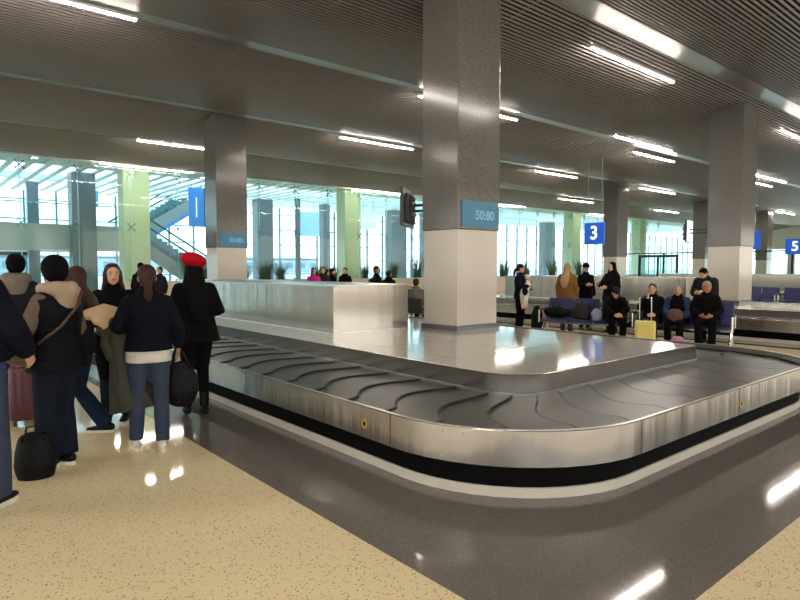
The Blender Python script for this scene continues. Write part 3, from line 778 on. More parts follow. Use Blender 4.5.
    if True:
        for s in (-1, 1):
            b = bmesh.new(); ellip(b, hp(s*.03, .076, .008), (.011*k, .008*k, .0055*k), hr, 10); e = link('eye', b, M_eye, root, True)
            b = bmesh.new(); ellip(b, hp(s*.03, .0825, .008), (.006*k, .004*k, .006*k), hr, 8); link('iris', b, M_iris, e, True)
            b = bmesh.new(); ellip(b, hp(s*.031, .08, .03), (.02*k, .006*k, .004*k), hr, 8); link('eyebrow', b, HAIRS['dark'], root, True)
        b = bmesh.new(); ellip(b, hp(0, .08, -.052), (.023*k, .008*k, .008*k), hr, 10); link('lips', b, M_lips, root, True)
    # clothes
    lg = legs or {}
    b = bmesh.new(); loft(b, [((D['wai']*.4+D['pel']*.6), (.148*W+.012)*k, (.105+.01)*k), (D['pel'], (.168*W+.012)*k, (.117+.01)*k), (D['pel'] - (D['wai']-D['pel'])*.2, (.15*W+.014)*k, (.105+.012)*k)])
    for s in 'RL': leg(b, s, lg.get('g', .012), lg.get('to', .98), lg.get('flare', .012), (True, False))
    fobj('trousers', b, lg['m'], root, vox, 1)
    for s in 'RL':
        an = D['an'+s]; td = Vector(D['to'+s]).normalized(); sdv = Vector((0, 0, 1)).cross(td); z = lambda q: Vector((0, 0, q*k))
        b = bmesh.new()
        loft(b, [(an + z(-.022) - td*.045*k, .042*k, .042*k), (an + z(-.03) + td*.04*k, .046*k, .04*k), (an + z(-.04) + td*.12*k, .046*k, .028*k), (an + z(-.046) + td*.175*k, .036*k, .02*k)], side=sdv, n=16)
        loft(b, [(an + z(-.04), .04*k, .044*k), (an + z(.03 if not shoes.get('boot') else .14), .04*k, .044*k)], side=sdv, n=14)
        sh = fobj('shoe', b, shoes['m'], root, .01, 1)
        if shoes.get('sole'):
            b = bmesh.new(); pts = []
            for q in range(24):
                a = 2*PI*q/24; c = math.cos(a); yy_ = .06 + .145*c; xx_ = .046*math.sin(a)*(1.08 if c > 0 else .92)
                pts.append(an + td*yy_*k + sdv*xx_*k)
            lo = [b.verts.new((p.x, p.y, max(0, an.z-.08*k))) for p in pts]; hi = [b.verts.new((p.x, p.y, max(0, an.z-.08*k)+.03*k)) for p in pts]
            b.faces.new(lo); b.faces.new(hi)
            for q in range(24): b.faces.new((lo[q], lo[(q+1) % 24], hi[(q+1) % 24], hi[q]))
            link('sole', b, shoes['sole'], sh)
    if shirt:
        b = bmesh.new(); torso(b, .022, shirt['hem'], .0, rend=(False, True)); o = fobj('shirt', b, shirt['m'], root, vox, 1)
    if top:
        b = bmesh.new(); g = top.get('g', .03); torso(b, g, top['hem']*k if top['hem'] else None, top.get('flare', 0), rend=(False, True))
        if not top.get('vest'):
            for s in 'RL': arm(b, s, top.get('sg', .018), .98, (True, False))
        else:
            for s in 'RL': ellip(b, D['sh'+s].lerp(D['ush'], .12), (.07*k, .08*k, .08*k))
        o = fobj(top.get('name', 'jacket'), b, top['m'], root, vox, 1)
        if top.get('label'): o['label'] = top['label']
        if top.get('collar', True):
            b = bmesh.new(); loft(b, [(D['ush'].lerp(D['nec'], .35), .085*k, .08*k), (D['nec'] + Vector((0, 0, .02*k)), .066*k, .068*k)], n=18, round_ends=(True, True))
            fobj('collar', b, top['m'], root, vox, 1)
        if top.get('sleeve'):
            b = bmesh.new()
            for s in 'RL': arm(b, s, .022 if top.get('vest') else top.get('sg', .018)+.01, .98, (True, False))
            fobj('sleeves', b, top['sleeve'], root, vox, 1)
        if top.get('hood'):
            b = bmesh.new()
            loft(b, [(D['nec'] + Vector((-.12, .03, -.0))*k, .05*k, .04*k), (D['nec'] + Vector((-.09, -.07, .0))*k, .065*k, .06*k), (D['nec'] + Vector((0, -.12, -.02))*k, .08*k, .075*k), (D['nec'] + Vector((.09, -.07, 0))*k, .065*k, .06*k), (D['nec'] + Vector((.12, .03, 0))*k, .05*k, .04*k)], side=Vector((0, 0, 1)), n=16)
            loft(b, [(D['nec'] + Vector((0, -.1, -.16))*k, .1*k, .05*k), (D['nec'] + Vector((0, -.11, -.02))*k, .14*k, .07*k)], n=16)
            fobj('hood', b, top['hood'], root, vox, 3)
    # hair
    hm = HAIRS[hair[1]]; b = bmesh.new()
    ellip(b, hp(0, -.026, .042), (.084*k, .098*k, .088*k), hr); ellip(b, hp(0, -.05, -.0), (.076*k, .07*k, .082*k), hr)
    kind = hair[0]
    if kind == 'long':
        L = hair[2] if len(hair) > 2 else .35; eg = (top or {}).get('g', .03) - .02
        loft(b, [(hp(0, -.055, .03), .078*k, .06*k), (hp(0, -.075, -.09), .088*k, .055*k), (D['ush'] + Vector((0, -.10-eg*.7, .0))*k, .105*k, .045*k), (D['ush'] + Vector((0, -.14-eg, -L*.55))*k, .10*k, .035*k), (D['ush'] + Vector((0, -.145-eg, -L))*k, .06*k, .022*k)], n=40, fold=(9, .12))
        for s in (-1, 1): loft(b, [(hp(s*.07, -.01, .03), .022*k, .045*k), (hp(s*.08, -.005, -.08), .022*k, .04*k), (D['ush'] + Vector((s*.1, .0, -.0))*k, .035*k, .035*k), (D['ush'] + Vector((s*.105, .08, -L*.45))*k, .03*k, .02*k)], n=10)
    elif kind == 'pony':
        loft(b, [(hp(0, -.1, .0), .03*k, .03*k), (hp(0, -.13, -.06), .035*k, .032*k), (hp(0, -.125, -.15), .04*k, .03*k), (hp(0, -.115, -.23), .018*k, .015*k)], n=12)
    elif kind == 'bob':
        loft(b, [(hp(0, -.05, .03), .086*k, .065*k), (hp(0, -.05, -.09), .09*k, .06*k)], n=16)
    fobj('hair', b, hm, root, .012, 1)
    if hat:
        b = bmesh.new()
        if hat[0] == 'beret':
            ellip(b, hp(-.01, -.04, .09), (.14*k, .145*k, .08*k), hr @ Matrix.Rotation(math.radians(14), 3, 'Y')); ellip(b, hp(0, -.02, .075), (.088*k, .102*k, .04*k), hr); tube(b, [hp(.01, -.03, .14), hp(.012, -.03, .165)], .006, 8)
        elif hat[0] == 'beanie':
            ellip(b, hp(0, -.026, .055), (.096*k, .108*k, .098*k), hr); loft(b, [(hp(0, -.03, .005), .093*k, .103*k), (hp(0, -.026, .045), .099*k, .11*k)], side=hr @ Vector((1, 0, 0)))
        elif hat[0] == 'cap':
            ellip(b, hp(0, -.022, .058), (.09*k, .104*k, .082*k), hr); ellip(b, hp(0, .10, .05), (.062*k, .07*k, .01*k), hr)
        o = fobj('hat', b, hat[1], root, .011, 1); o['label'] = hat[2]
    return root, D, k
navy = fab('navy_knit', 13, 15, 27); black = fab('black_cloth', 9, 9, 11); black2 = fab('black_wool', 10, 10, 12); jeans = fab('blue_denim', 56, 64, 84); djeans = fab('dark_denim', 22, 28, 40)
bjeans = fab('mid_denim', 30, 42, 68); vestm = mat('quilted_navy', sr(12, 13, 20), rough=.6, spec=.1, bump=.9, bscale=9, stretch=(.2, .2, 3.2)); tan = fab('tan_fleece', 168, 148, 126); taupe = fab('taupe_sleeve', 104, 90, 78)
shirtw = fab('white_cotton', 205, 198, 190); charcoal = fab('charcoal_cloth', 36, 35, 38); redm = fab('red_felt', 178, 14, 38); mustard = fab('mustard_suede', 122, 86, 44); olive = mat('olive_down', sr(52, 53, 42), rough=.6, spec=.25, bump=.7, bscale=9, stretch=(.3, .3, 2.2), var=.15)
beige = fab('beige_wool', 192, 168, 132); whitesh = mat('white_shoe', sr(215, 210, 200), rough=.5); blacksh = mat('black_shoe', (.006, .006, .007, 1), rough=.5, spec=.2); solew = mat('white_sole', sr(225, 220, 208), rough=.5)
greyc = fab('grey_fleece', 120, 112, 104); blueq = fab('slate_blue_cloth', 48, 62, 96); pinkc = fab('magenta_cloth', 190, 40, 120); sage = fab('sage_top', 112, 120, 96)
SHB = dict(m=blacksh); SHW = dict(m=whitesh, sole=solew); SHS = dict(m=blacksh, sole=solew)

# navy-sweater woman with ponytail
P5, D5, k5 = person('woman in navy sweater with brown ponytail and jeans, seen from behind, carrying coats', (1.66, 5.33), 14, 1.59,
    J=dict(elL=(-.26, .03, 1.14), wrL=(-.17, .22, 1.06), elR=(.255, -.02, 1.12), wrR=(.27, .1, .93), knL=(-.1, .06, .48), anL=(-.12, .05, .08), knR=(.1, .01, .48), anR=(.1, -.09, .08), toL=(-.15, 1, 0), toR=(.1, 1, 0)),
    hair=('pony', 'brown'), top=dict(m=navy, hem=.925, g=.04, sg=.024, name='sweater', flare=.012), shirt=dict(hem=.765, m=shirtw), legs=dict(m=jeans, g=.014, flare=.012), shoes=SHW, wide=1.05)
# red beret woman
P6, D6, k6 = person('woman in bright red beret and long black coat standing beside the carousel', (2.44, 6.28), 12, 1.68,
    J=dict(elL=(-.22, .06, 1.12), wrL=(-.12, .24, 1.12), elR=(.26, .02, 1.12), wrR=(.16, .22, 1.10), knL=(-.07, .02, .5), knR=(.08, .03, .5), anL=(-.1, -.02, .09), anR=(.07, -.08, .09)),
    hair=('long', 'black', .34), hat=('beret', redm, 'bright red beret'), top=dict(m=black2, hem=.80, g=.045, sg=.026, flare=.035, name='coat'), legs=dict(m=black, g=.01, flare=0), shoes=dict(m=blacksh, boot=True), wide=1.15)
# beanie man
P2, D2, k2 = person('traveller in black beanie, tan hood and quilted vest, left foreground', (.965, 5.36), -38, 1.64,
    J=dict(elL=(-.27, .04, 1.13), wrL=(-.2, .2, .98), elR=(.26, .0, 1.12), wrR=(.24, .14, .92), anL=(-.06, .04, .08), knL=(-.09, .04, .48), anR=(.03, -.04, .08), knR=(.08, .02, .48)),
    hair=('short', 'dark'), hat=('beanie', black, 'black knitted beanie'), top=dict(m=vestm, hem=.80, g=.065, flare=.01, vest=True, sleeve=taupe, hood=tan, name='vest'), legs=dict(m=djeans, g=.025, flare=.03), shoes=SHS, wide=1.15, head_yaw=8, head_pitch=-4)
# navy hoodie man at the edge
P1, D1, k1 = person('tall traveller in dark navy hoodie and blue jeans cut off by the left edge', (.33, 4.60), 40, 1.80,
    J=dict(elR=(.29, .0, 1.12), wrR=(.26, .16, .96), anR=(.06, .10, .08), knR=(.08, .1, .48), toR=(.1, 1, 0), anL=(-.12, -.1, .08)),
    hair=('short', 'dark'), top=dict(m=navy, hem=.93, g=.055, sg=.035, hood=navy, name='hoodie'), legs=dict(m=jeans, g=.03, flare=.035), shoes=SHS, wide=1.15)
# brown long hair woman walking
P3, D3, k3 = person('woman with long brown hair in dark jacket, stepping left behind the beanie wearer', (1.25, 5.98), -55, 1.58,
    J=dict(knR=(.17, .08, .49), anR=(.27, -.14, .09), knL=(-.08, .16, .49), anL=(-.08, .2, .08), elR=(.23, .08, 1.13), wrR=(.16, .26, 1.12), elL=(-.22, .08, 1.13), wrL=(-.12, .25, 1.16)),
    hair=('long', 'brown', .26), top=dict(m=charcoal, hem=.86, g=.05, sg=.03), legs=dict(m=bjeans, g=.016, flare=.022), shoes=SHS, head_yaw=30)
# girl facing the camera
P4, D4, k4 = person('young woman with long brown hair facing the camera, holding a yellow drink', (1.70, 6.52), -150, 1.61,
    J=dict(elR=(.23, .06, 1.14), wrR=(.2, .25, 1.29), elL=(-.23, .05, 1.13), wrL=(-.12, .22, 1.1)), hand_dirs=dict(R=(0, .3, 1)),
    hair=('long', 'brown', .2), top=dict(m=black, hem=.86, g=.035, sg=.022), legs=dict(m=djeans), shoes=SHS, head_yaw=-22)
# others at left background
person('man in dark jacket standing beyond the ponytail woman', (4.85, 16.1), 60, 1.70, hair=('short', 'black'), top=dict(m=black, hem=.86, g=.045), legs=dict(m=djeans), shoes=SHB, vox=.018, head_yaw=-60)
person('person with black knit hat and pale scarf behind the beanie wearer', (1.05, 7.9), 10, 1.70, hair=('short', 'dark'), hat=('beanie', black, 'black knit hat'), top=dict(m=charcoal, hem=.84, g=.05, hood=greyc), legs=dict(m=djeans), shoes=SHB, vox=.018)
person('person in blue jacket at far left behind the tall hoodie wearer', (.88, 9.4), 60, 1.62, hair=('short', 'black'), top=dict(m=blueq, hem=.84, g=.05), legs=dict(m=djeans), shoes=SHB, vox=.018)
person('small dark dressed passer-by in front of the escalator', (5.9, 17.8), -120, 1.6, hair=('short', 'dark'), top=dict(m=charcoal, hem=.84), legs=dict(m=black), shoes=SHB, vox=.02)
# mother with baby
PM, DM, kM = person('mother in navy jacket cradling a baby beside the second carousel', (11.75, 9.35), 165, 1.66,
    J=dict(elR=(.24, .08, 1.14), wrR=(.05, .25, 1.16), elL=(-.25, .06, 1.12), wrL=(-.05, .27, 1.02)), hand_dirs=dict(R=(-1, .2, .1), L=(1, .2, .1)),
    hair=('pony', 'dark'), top=dict(m=navy, hem=.84, g=.035), legs=dict(m=black, g=.012), shoes=SHB, vox=.016, head_pitch=-14, head_yaw=-25)
# baby
bb = empty('person', (11.70, 9.46, -.42), -math.radians(165)); bb.scale = (1.45, .95, 1.28); tag(bb, 'baby in white knit hat and pale blanket held in the mother\'s arms', 'person')
b = bmesh.new(); ellip(b, (-.14, .25, 1.34), (.065, .07, .075)); loft(b, [((-.12, .25, 1.28), .05, .05), ((-.04, .26, 1.14), .085, .07), ((.06, .27, 1.02), .08, .065)]); 
for s in (-1, 1):
    tube(b, [(-.1+s*.03, .28, 1.25), (-.06+s*.09, .34, 1.2), (-.08+s*.05, .39, 1.22)], [.024, .02, .016], 8); ellip(b, (-.08+s*.05, .4, 1.22), (.018, .018, .018), seg=8)
    tube(b, [(.06+s*.03, .28, 1.02), (.12+s*.04, .36, .98), (.13+s*.04, .36, .84)], [.038, .032, .024], 8); ellip(b, (.13+s*.04, .38, .82), (.025, .04, .02), seg=8)
ellip(b, (-.142, .318, 1.335), (.01, .014, .01), seg=8)
fobj('body', b, M_skin, bb, .009)
b = bmesh.new(); loft(b, [((-.12, .25, 1.29), .055, .055), ((-.04, .26, 1.14), .098, .083), ((.06, .27, 1.0), .095, .08)])
for s in (-1, 1):
    tube(b, [(-.1+s*.03, .28, 1.25), (-.06+s*.09, .34, 1.2), (-.08+s*.05, .385, 1.22)], [.036, .032, .026], 8); tube(b, [(.06+s*.03, .28, 1.02), (.12+s*.04, .36, .98), (.13+s*.04, .36, .85)], [.05, .044, .034], 8)
fobj('romper', b, shirtw, bb, .01)
b = bmesh.new(); ellip(b, (-.14, .235, 1.365), (.072, .072, .068)); fobj('hat', b, shirtw, bb, .01)['label'] = 'white knit baby hat'
b = bmesh.new(); loft(b, [((-.11, .255, 1.25), .075, .07), ((-.03, .27, 1.14), .12, .10), ((.05, .28, 1.04), .12, .1), ((.07, .28, .92), .08, .08), ((.08, .27, .80), .03, .035)]); fobj('blanket', b, fab('ivory_blanket', 222, 208, 198), bb, .014)
b = bmesh.new(); ellip(b, (.14, .36, 1.12), (.06, .07, .085)); fobj('bonnet_bundle', b, navy, bb, .014)
# group of three
person('blonde woman in mustard jacket seen from behind, beyond the blue bench', (12.55, 8.55), 75, 1.68, hair=('long', 'blonde', .26), top=dict(m=mustard, hem=.84, g=.07, sg=.035, flare=.02), legs=dict(m=jeans), shoes=SHS, vox=.016, wide=1.1)
person('young man in black cap and black top facing the blonde woman', (13.35, 8.55), -150, 1.68, J=dict(elR=(.24, .02, 1.14), wrR=(.1, .24, 1.16)), hair=('short', 'dark'), hat=('cap', black, 'black cap'), top=dict(m=black, hem=.86, g=.03), legs=dict(m=black), shoes=SHB, vox=.016, head_pitch=-10)
person('woman with long black hair in black coat, left facing, just under the 3 sign', (13.2, 7.75), -75, 1.71, J=dict(elR=(.24, .08, 1.14), wrR=(.14, .28, 1.18), elL=(-.24, .08, 1.12), wrL=(-.1, .25, 1.1)), hair=('long', 'black', .45), top=dict(m=black2, hem=.74, g=.06, sg=.03, flare=.03, name='coat'), legs=dict(m=djeans), shoes=SHB, vox=.016)

# ------------------------------------------------------------------ benches
bp0, bp1 = Vector((11.28, 8.30, 0)), Vector((12.3, 4.62, 0))
bdir = (bp1-bp0).normalized(); BL = (bp1-bp0).length
brz = math.atan2(bdir.y, bdir.x)      # local +x runs towards the camera end, local -y faces the viewer side (-x world)
def bench(loc, rz, label, nseats=3, group=None):
    r = empty('airport_bench', loc, rz); tag(r, label, 'bench', group)
    w_ = .6
    link('beam', B(0, nseats*w_, -.04, .04, .33, .39), M_chrome, r)
    for i in range(nseats):
        x0 = i*w_ + .02; x1 = (i+1)*w_ - .02
        b = bmesh.new(); m = Matrix.Translation((0, 0, .43)) @ Matrix.Rotation(math.radians(4), 4, 'X')
        box(b, x0, x1, -.27, .2, -.03, .03, mtx=m, bev=.02); link('seat', b, M_navyseat, r)
        b = bmesh.new(); m = Matrix.Translation((0, .22, .46)) @ Matrix.Rotation(math.radians(-14), 4, 'X')
        box(b, x0, x1, -.025, .025, -.02, .44, mtx=m, bev=.02); link('backrest', b, M_navyseat, r)
    for x in (0.0, nseats*w_):
        b = bmesh.new(); tube(b, [(x, -.28, .36), (x, -.28, .63), (x, .16, .65), (x, .2, .40)], .022, 8); link('arm_frame', b, M_chrome, r)
        link('armrest', B(x-.025, x+.025, -.27, .12, .655, .685, bev=.008), M_frame, r)
    for x in (.06, nseats*w_-.04):
        b = bmesh.new(); tube(b, [(x, 0, .35), (x, -.14, .2), (x, -.34, .02)], .024, 8); link('leg', b, M_chrome, r)
        b = bmesh.new(); tube(b, [(x, 0, .35), (x, .14, .2), (x, .34, .02)], .024, 8); link('leg', b, M_chrome, r)
    return r
# rotate so the seats face away from local +y : viewer side
bA = bench(bp0, brz, 'three-seat navy bench loaded with black bags, left one of two')
bp2 = bp0 + bdir*2.0
bB = bench(bp2, brz, 'three-seat navy bench carrying three seated travellers, right one of two')
nrm = Vector((bdir.y, -bdir.x, 0))       # local -y in world
if nrm.x > 0: nrm = nrm
def onbench(root_loc, sx_, dy_, z=0): 
    q = Matrix.Translation(root_loc) @ Matrix.Rotation(brz, 4, 'Z') @ Vector((sx_, dy_, z)); return q
# row of seat backs beyond the second carousel
for i, (yy, lb) in enumerate([(9.3, 'navy seat row beyond the second carousel, nearer the big column'), (7.4, 'navy seat row beyond the second carousel, at the right edge')]):
    bench((23.6, yy, 0), -PI/2, lb)
# seated people
SIT = dict(pel=(0, .0, .53), wai=(0, -.02, .68), che=(0, -.02, .86), ush=(0, .0, .98), nec=(0, .01, 1.055), head=(0, .035, 1.175),
    shR=(.155, 0, .955), elR=(.24, .06, .72), wrR=(.1, .26, .64), shL=(-.155, 0, .955), elL=(-.24, .06, .72), wrL=(-.1, .26, .64),
    hpR=(.09, .02, .52), knR=(.12, .42, .51), anR=(.11, .40, .08), hpL=(-.09, .02, .52), knL=(-.12, .42, .51), anL=(-.11, .42, .08))
bface = math.degrees(math.atan2(nrm.x, nrm.y))
def sit(label, q, face, H, J=None, **kw):
    d = dict(SIT); d.update(J or {}); return person(label, (q.x, q.y), face, H, J=d, vox=.016, **kw)
HD = dict(R=(-.8, .6, -.2), L=(.8, .6, -.2))
sit('old man with grey hair in black jacket sitting with clasped hands, rightmost seat', onbench(bp2, 1.32, .02), bface-6, 1.72, hand_dirs=HD, hair=('short', 'grey'), skin=M_skin2, top=dict(m=black, hem=.5, g=.05, sg=.035), legs=dict(m=black, g=.02), shoes=SHB, wide=1.24, head_yaw=-14)
sit('elderly woman with short pale hair in black coat with blue sleeves, holding a round bag', onbench(bp2, .80, .02), bface, 1.62, hand_dirs=HD, hair=('short', 'grey'), top=dict(m=black, hem=.5, g=.05, sg=.035, sleeve=blueq), legs=dict(m=black, g=.02), shoes=SHB, wide=1.14, head_yaw=-10, head_pitch=-6)
sit('dark haired woman in black sitting with hand at mouth behind the yellow suitcase', onbench(bp2, .32, .02), bface, 1.64, J=dict(elR=(.22, .14, .78), wrR=(.06, .2, 1.0)), hand_dirs=dict(R=(-.3, .1, 1), L=(.8, .6, 0)), hair=('bob', 'dark'), top=dict(m=black, hem=.5, g=.045, sg=.03), legs=dict(m=black, g=.02), shoes=SHB, head_yaw=-8)
sit('person in dark cap slumped forward at the end of the bag loaded bench', onbench(bp0, 1.52, .02), bface-30, 1.64, J=dict(che=(0, .06, .84), ush=(0, .14, .93), nec=(0, .18, .99), head=(0, .25, 1.08), shR=(.16, .15, .92), shL=(-.16, .15, .92), elR=(.22, .3, .72), elL=(-.22, .3, .72), wrR=(.06, .44, .62), wrL=(-.06, .44, .62)), hand_dirs=HD,
    hair=('short', 'dark'), hat=('cap', charcoal, 'dark grey cap'), top=dict(m=black, hem=.5, g=.05, sg=.035), legs=dict(m=black, g=.02), shoes=SHB, head_pitch=-24)
q = onbench(bp2, 1.25, .75)
person('man in black puffer jacket bending his head behind the seated old man', (q.x, q.y), bface+25, 1.64, J=dict(che=(0, .05, 1.24), ush=(0, .09, 1.34), nec=(0, .12, 1.41), head=(0, .19, 1.5), shR=(.17, .09, 1.34), shL=(-.17, .09, 1.34), elR=(.24, .14, 1.08), elL=(-.24, .14, 1.08), wrR=(.1, .3, 1.1), wrL=(-.1, .3, 1.1)), hair=('short', 'black'), top=dict(m=charcoal, hem=.84, g=.07, sg=.045), legs=dict(m=black), shoes=SHB, vox=.016, head_pitch=-38)
# people beyond the steel box
person('person in magenta top among those beyond the steel box', (9.75, 15.6), 200, 1.58, hair=('long', 'black', .2), top=dict(m=pinkc, hem=.84), legs=dict(m=black), shoes=SHB, vox=.02)
person('dark jacketed person right of the magenta top beyond the steel box', (10.2, 15.8), 220, 1.6, hair=('short', 'brown'), top=dict(m=charcoal, hem=.84, g=.05), legs=dict(m=black), shoes=SHB, vox=.02)
person('person in navy coat behind the pair beyond the steel box', (10.6, 16.2), 100, 1.52, hair=('short', 'dark'), top=dict(m=navy, hem=.84, g=.05), legs=dict(m=black), shoes=SHB, vox=.02)
person('black dressed person left of the second green column beyond the steel box', (11.1, 15.9), 230, 1.58, hair=('short', 'black'), top=dict(m=black, hem=.84, g=.06), legs=dict(m=black), shoes=SHB, vox=.02)
person('black dressed person stooping beside the pale green column', (10.95, 16.4), 120, 1.55, hair=('short', 'black'), top=dict(m=black, hem=.84, g=.06), legs=dict(m=black), shoes=SHB, vox=.02)
person('man in black jacket and grey vest stretching an arm out beyond the steel box', (9.75, 12.5), 150, 1.62, J=dict(elR=(.42, .02, 1.32), wrR=(.66, .04, 1.27)), hair=('short', 'dark'), skin=M_skin2, shirt=dict(hem=.86, m=greyc), top=dict(m=black, hem=.86, g=.045), legs=dict(m=black), shoes=SHB, vox=.02)
person('dark coated person beside the man with the outstretched arm', (10.2, 12.55), 60, 1.5, hair=('short', 'dark'), top=dict(m=black, hem=.84, g=.06), legs=dict(m=black), shoes=SHB, vox=.02)
sit('person in beige jumper sitting with back turned, in the gap by the nearest column', Vector((10.55, 11.85, 0)), 60, 1.7, hair=('short', 'brown'), top=dict(m=greyc, hem=.5, g=.05), legs=dict(m=djeans), shoes=SHB)
ch = empty('waiting_chair', (10.55, 11.85, 0), -math.radians(60)); tag(ch, 'dark waiting chair under the person in beige jumper', 'chair')
link('seat', B(-.26, .26, -.22, .24, .38, .43, bev=.015), M_frame, ch); link('backrest', B(-.26, .26, -.29, -.24, .43, .78, bev=.015), M_frame, ch)
for sx_, sy_ in ((-1, -1), (1, -1), (-1, 1), (1, 1)): link('leg', T([(sx_*.22, sy_*.18, 0), (sx_*.22, sy_*.18, .38)], .015, 8), M_chrome, ch)

# ------------------------------------------------------------------ luggage and bags
def suitcase(name, loc, rz, w_, d, h, m, label, handle=None):
    r = empty(name, loc, rz); tag(r, label, 'suitcase')
    b = bmesh.new(); box(b, -w_/2, w_/2, -d/2, d/2, .05, h, bev=.035)
    link('shell', b, m, r, True)
    b = bmesh.new()
    for i in range(5):
        x = -w_*.36 + i*w_*.18; 
        for s in (-1, 1): box(b, x-.012, x+.012, s*d/2-.004, s*d/2+.004, .1, h-.05)
    link('ribs', b, m, r)
    for sx_ in (-1, 1):
        for sy_ in (-1, 1):
            link('wheel', T([(sx_*w_*.38-.012, sy_*d*.32, .025), (sx_*w_*.38+.012, sy_*d*.32, .025)], .025, 12), M_frame, r)
    b = bmesh.new(); tube(b, [(-.06, 0, h), (-.055, 0, h+.03), (.055, 0, h+.03), (.06, 0, h)], .01, 8); link('top_handle', b, M_frame, r)
    if handle:
        b = bmesh.new(); tube(b, [(-.1, -d*.35, h-.01), (-.1, -d*.35, handle), (.1, -d*.35, handle), (.1, -d*.35, h-.01)], .011, 8); o = link('pull_handle', b, M_chrome, r)
    return r
def bagobj(name, loc, rz, secs, m, label, cat='bag', handles=None, n=24):
    r = empty(name, loc, rz); tag(r, label, cat)
    b = bmesh.new(); loft(b, secs, n=n); fobj('bag_body', b, m, r, .012, 2)
    if handles:
        for pts, rr in handles: link('handle', T(pts, rr, 8), blacksh, r, True)
    return r
nylon = mat('black_nylon', (.005, .005, .006, 1), spec=.15, rough=.55, bump=.5, bscale=18)
# floor bag
bagobj('tote_bag', (.77, 5.16, 0), -.3, [((0, 0, .03), .13, .10), ((0, 0, .1), .145, .11), ((0, 0, .2), .135, .10), ((0, 0, .29), .115, .06)], nylon, 'black tote bag standing on the floor between the two leftmost travellers',
    handles=[([(-.07, .03, .29), (-.06, .05, .37), (.04, .05, .38), (.06, .03, .29)], .008), ([(-.08, -.04, .28), (-.07, -.09, .34), (.05, -.09, .34), (.07, -.04, .28)], .008)])
suitcase('suitcase', (1.02, 7.0, 0), -.2, .36, .24, .6, mat('mauve_shell', sr(86, 44, 54), rough=.4), 'mauve ribbed suitcase behind the beanie wearer', handle=.85)
suitcase('suitcase', (12.1, 8.98, 0), 1.1, .38, .26, .62, mat('pink_shell', sr(176, 112, 104), rough=.4), 'dusty pink suitcase on the floor behind the mother')
suitcase('suitcase', (10.55, 5.5, 0), -1.1, .36, .25, .60, mat('yellow_shell', sr(222, 208, 112), rough=.4), 'pale yellow cabin suitcase with raised pull handle in front of the seated travellers', handle=1.03)
# carried bag right hand of navy woman
w5 = (Matrix.Translation(P5.location) @ Matrix.Rotation(P5.rotation_euler.z, 4, 'Z'))
wr = w5 @ D5['wrR']
bagobj('handbag', (wr.x+.03, wr.y+.03, 0), -.25, [((.0, 0, .38), .12, .07), ((.0, 0, .46), .155, .085), ((0, 0, .6), .14, .07), ((-.01, 0, .7), .09, .035)], nylon, 'large black shoulder bag hanging from the ponytail woman\'s right hand',
    handles=[([(-.08, .02, .66), (-.06, 0, .80), (-.04, -.0, .87), (.0, 0, .80), (.07, .02, .66)], .011), ([(-.08, -.03, .66), (-.05, -.03, .82), (-.03, -.02, .87), (.02, -.03, .80), (.07, -.03, .66)], .011)])
# coat over left arm
r = empty('folded_coat', P5.location, P5.rotation_euler.z); tag(r, 'olive puffer coat draped over the ponytail woman\'s left arm', 'coat')
b = bmesh.new()
e_, w_ = D5['elL'], D5['wrL']
c = (e_+w_)/2
loft(b, [((c.x-.03, c.y+.03, 1.08), .09, .08), ((c.x-.02, c.y+.02, 1.0), .12, .10), ((c.x-.0, c.y-.0, .86), .10, .08), ((c.x+.02, c.y-.03, .7), .115, .075), ((c.x+.05, c.y-.05, .52), .145, .075), ((c.x+.09, c.y-.06, .41), .18, .07), ((c.x+.10, c.y-.06, .35), .185, .065)], n=48, fold=(6, .3), round_ends=(True, False))
loft(b, [((c.x-.17, c.y+.05, 1.03), .04, .05), ((c.x-.05, c.y+.07, 1.07), .06, .07), ((c.x+.1, c.y+.04, 1.06), .05, .05)], side=Vector((0, 0, 1)), n=24)
loft(b, [((c.x-.12, c.y+.02, 1.04), .03, .05), ((c.x-.14, c.y+.0, .92), .035, .06), ((c.x-.10, c.y-.02, .8), .03, .05)], n=16)
fobj('coat_shell', b, olive, r, .013, 2)
r = empty('folded_coat', P5.location, P5.rotation_euler.z); tag(r, 'beige wool scarf bundle on top of the olive coat', 'scarf')
b = bmesh.new()
loft(b, [((c.x-.26, c.y+.1, 1.17), .05, .05), ((c.x-.14, c.y+.1, 1.19), .075, .06), ((c.x-.03, c.y+.08, 1.16), .07, .05), ((c.x+.05, c.y+.06, 1.13), .04, .04)], side=Vector((0, 0, 1)))
loft(b, [((c.x-.2, c.y+.05, 1.12), .035, .04), ((c.x-.12, c.y+.02, 1.1), .06, .03), ((c.x-.1, c.y+.0, 1.03), .04, .025)])
fobj('scarf_folds', b, beige, r, .012, 2); r.name = 'wool_scarf'
# black garment hanging behind the coat
r = empty('dark_jacket', P5.location, P5.rotation_euler.z); tag(r, 'black jacket hanging beside the olive coat on the same arm', 'jacket')
b = bmesh.new(); loft(b, [((c.x-.12, c.y+.12, 1.0), .10, .05), ((c.x-.12, c.y+.12, .8), .10, .05), ((c.x-.1, c.y+.12, .62), .09, .045)]); fobj('jacket_folds', b, black, r, .013, 2)
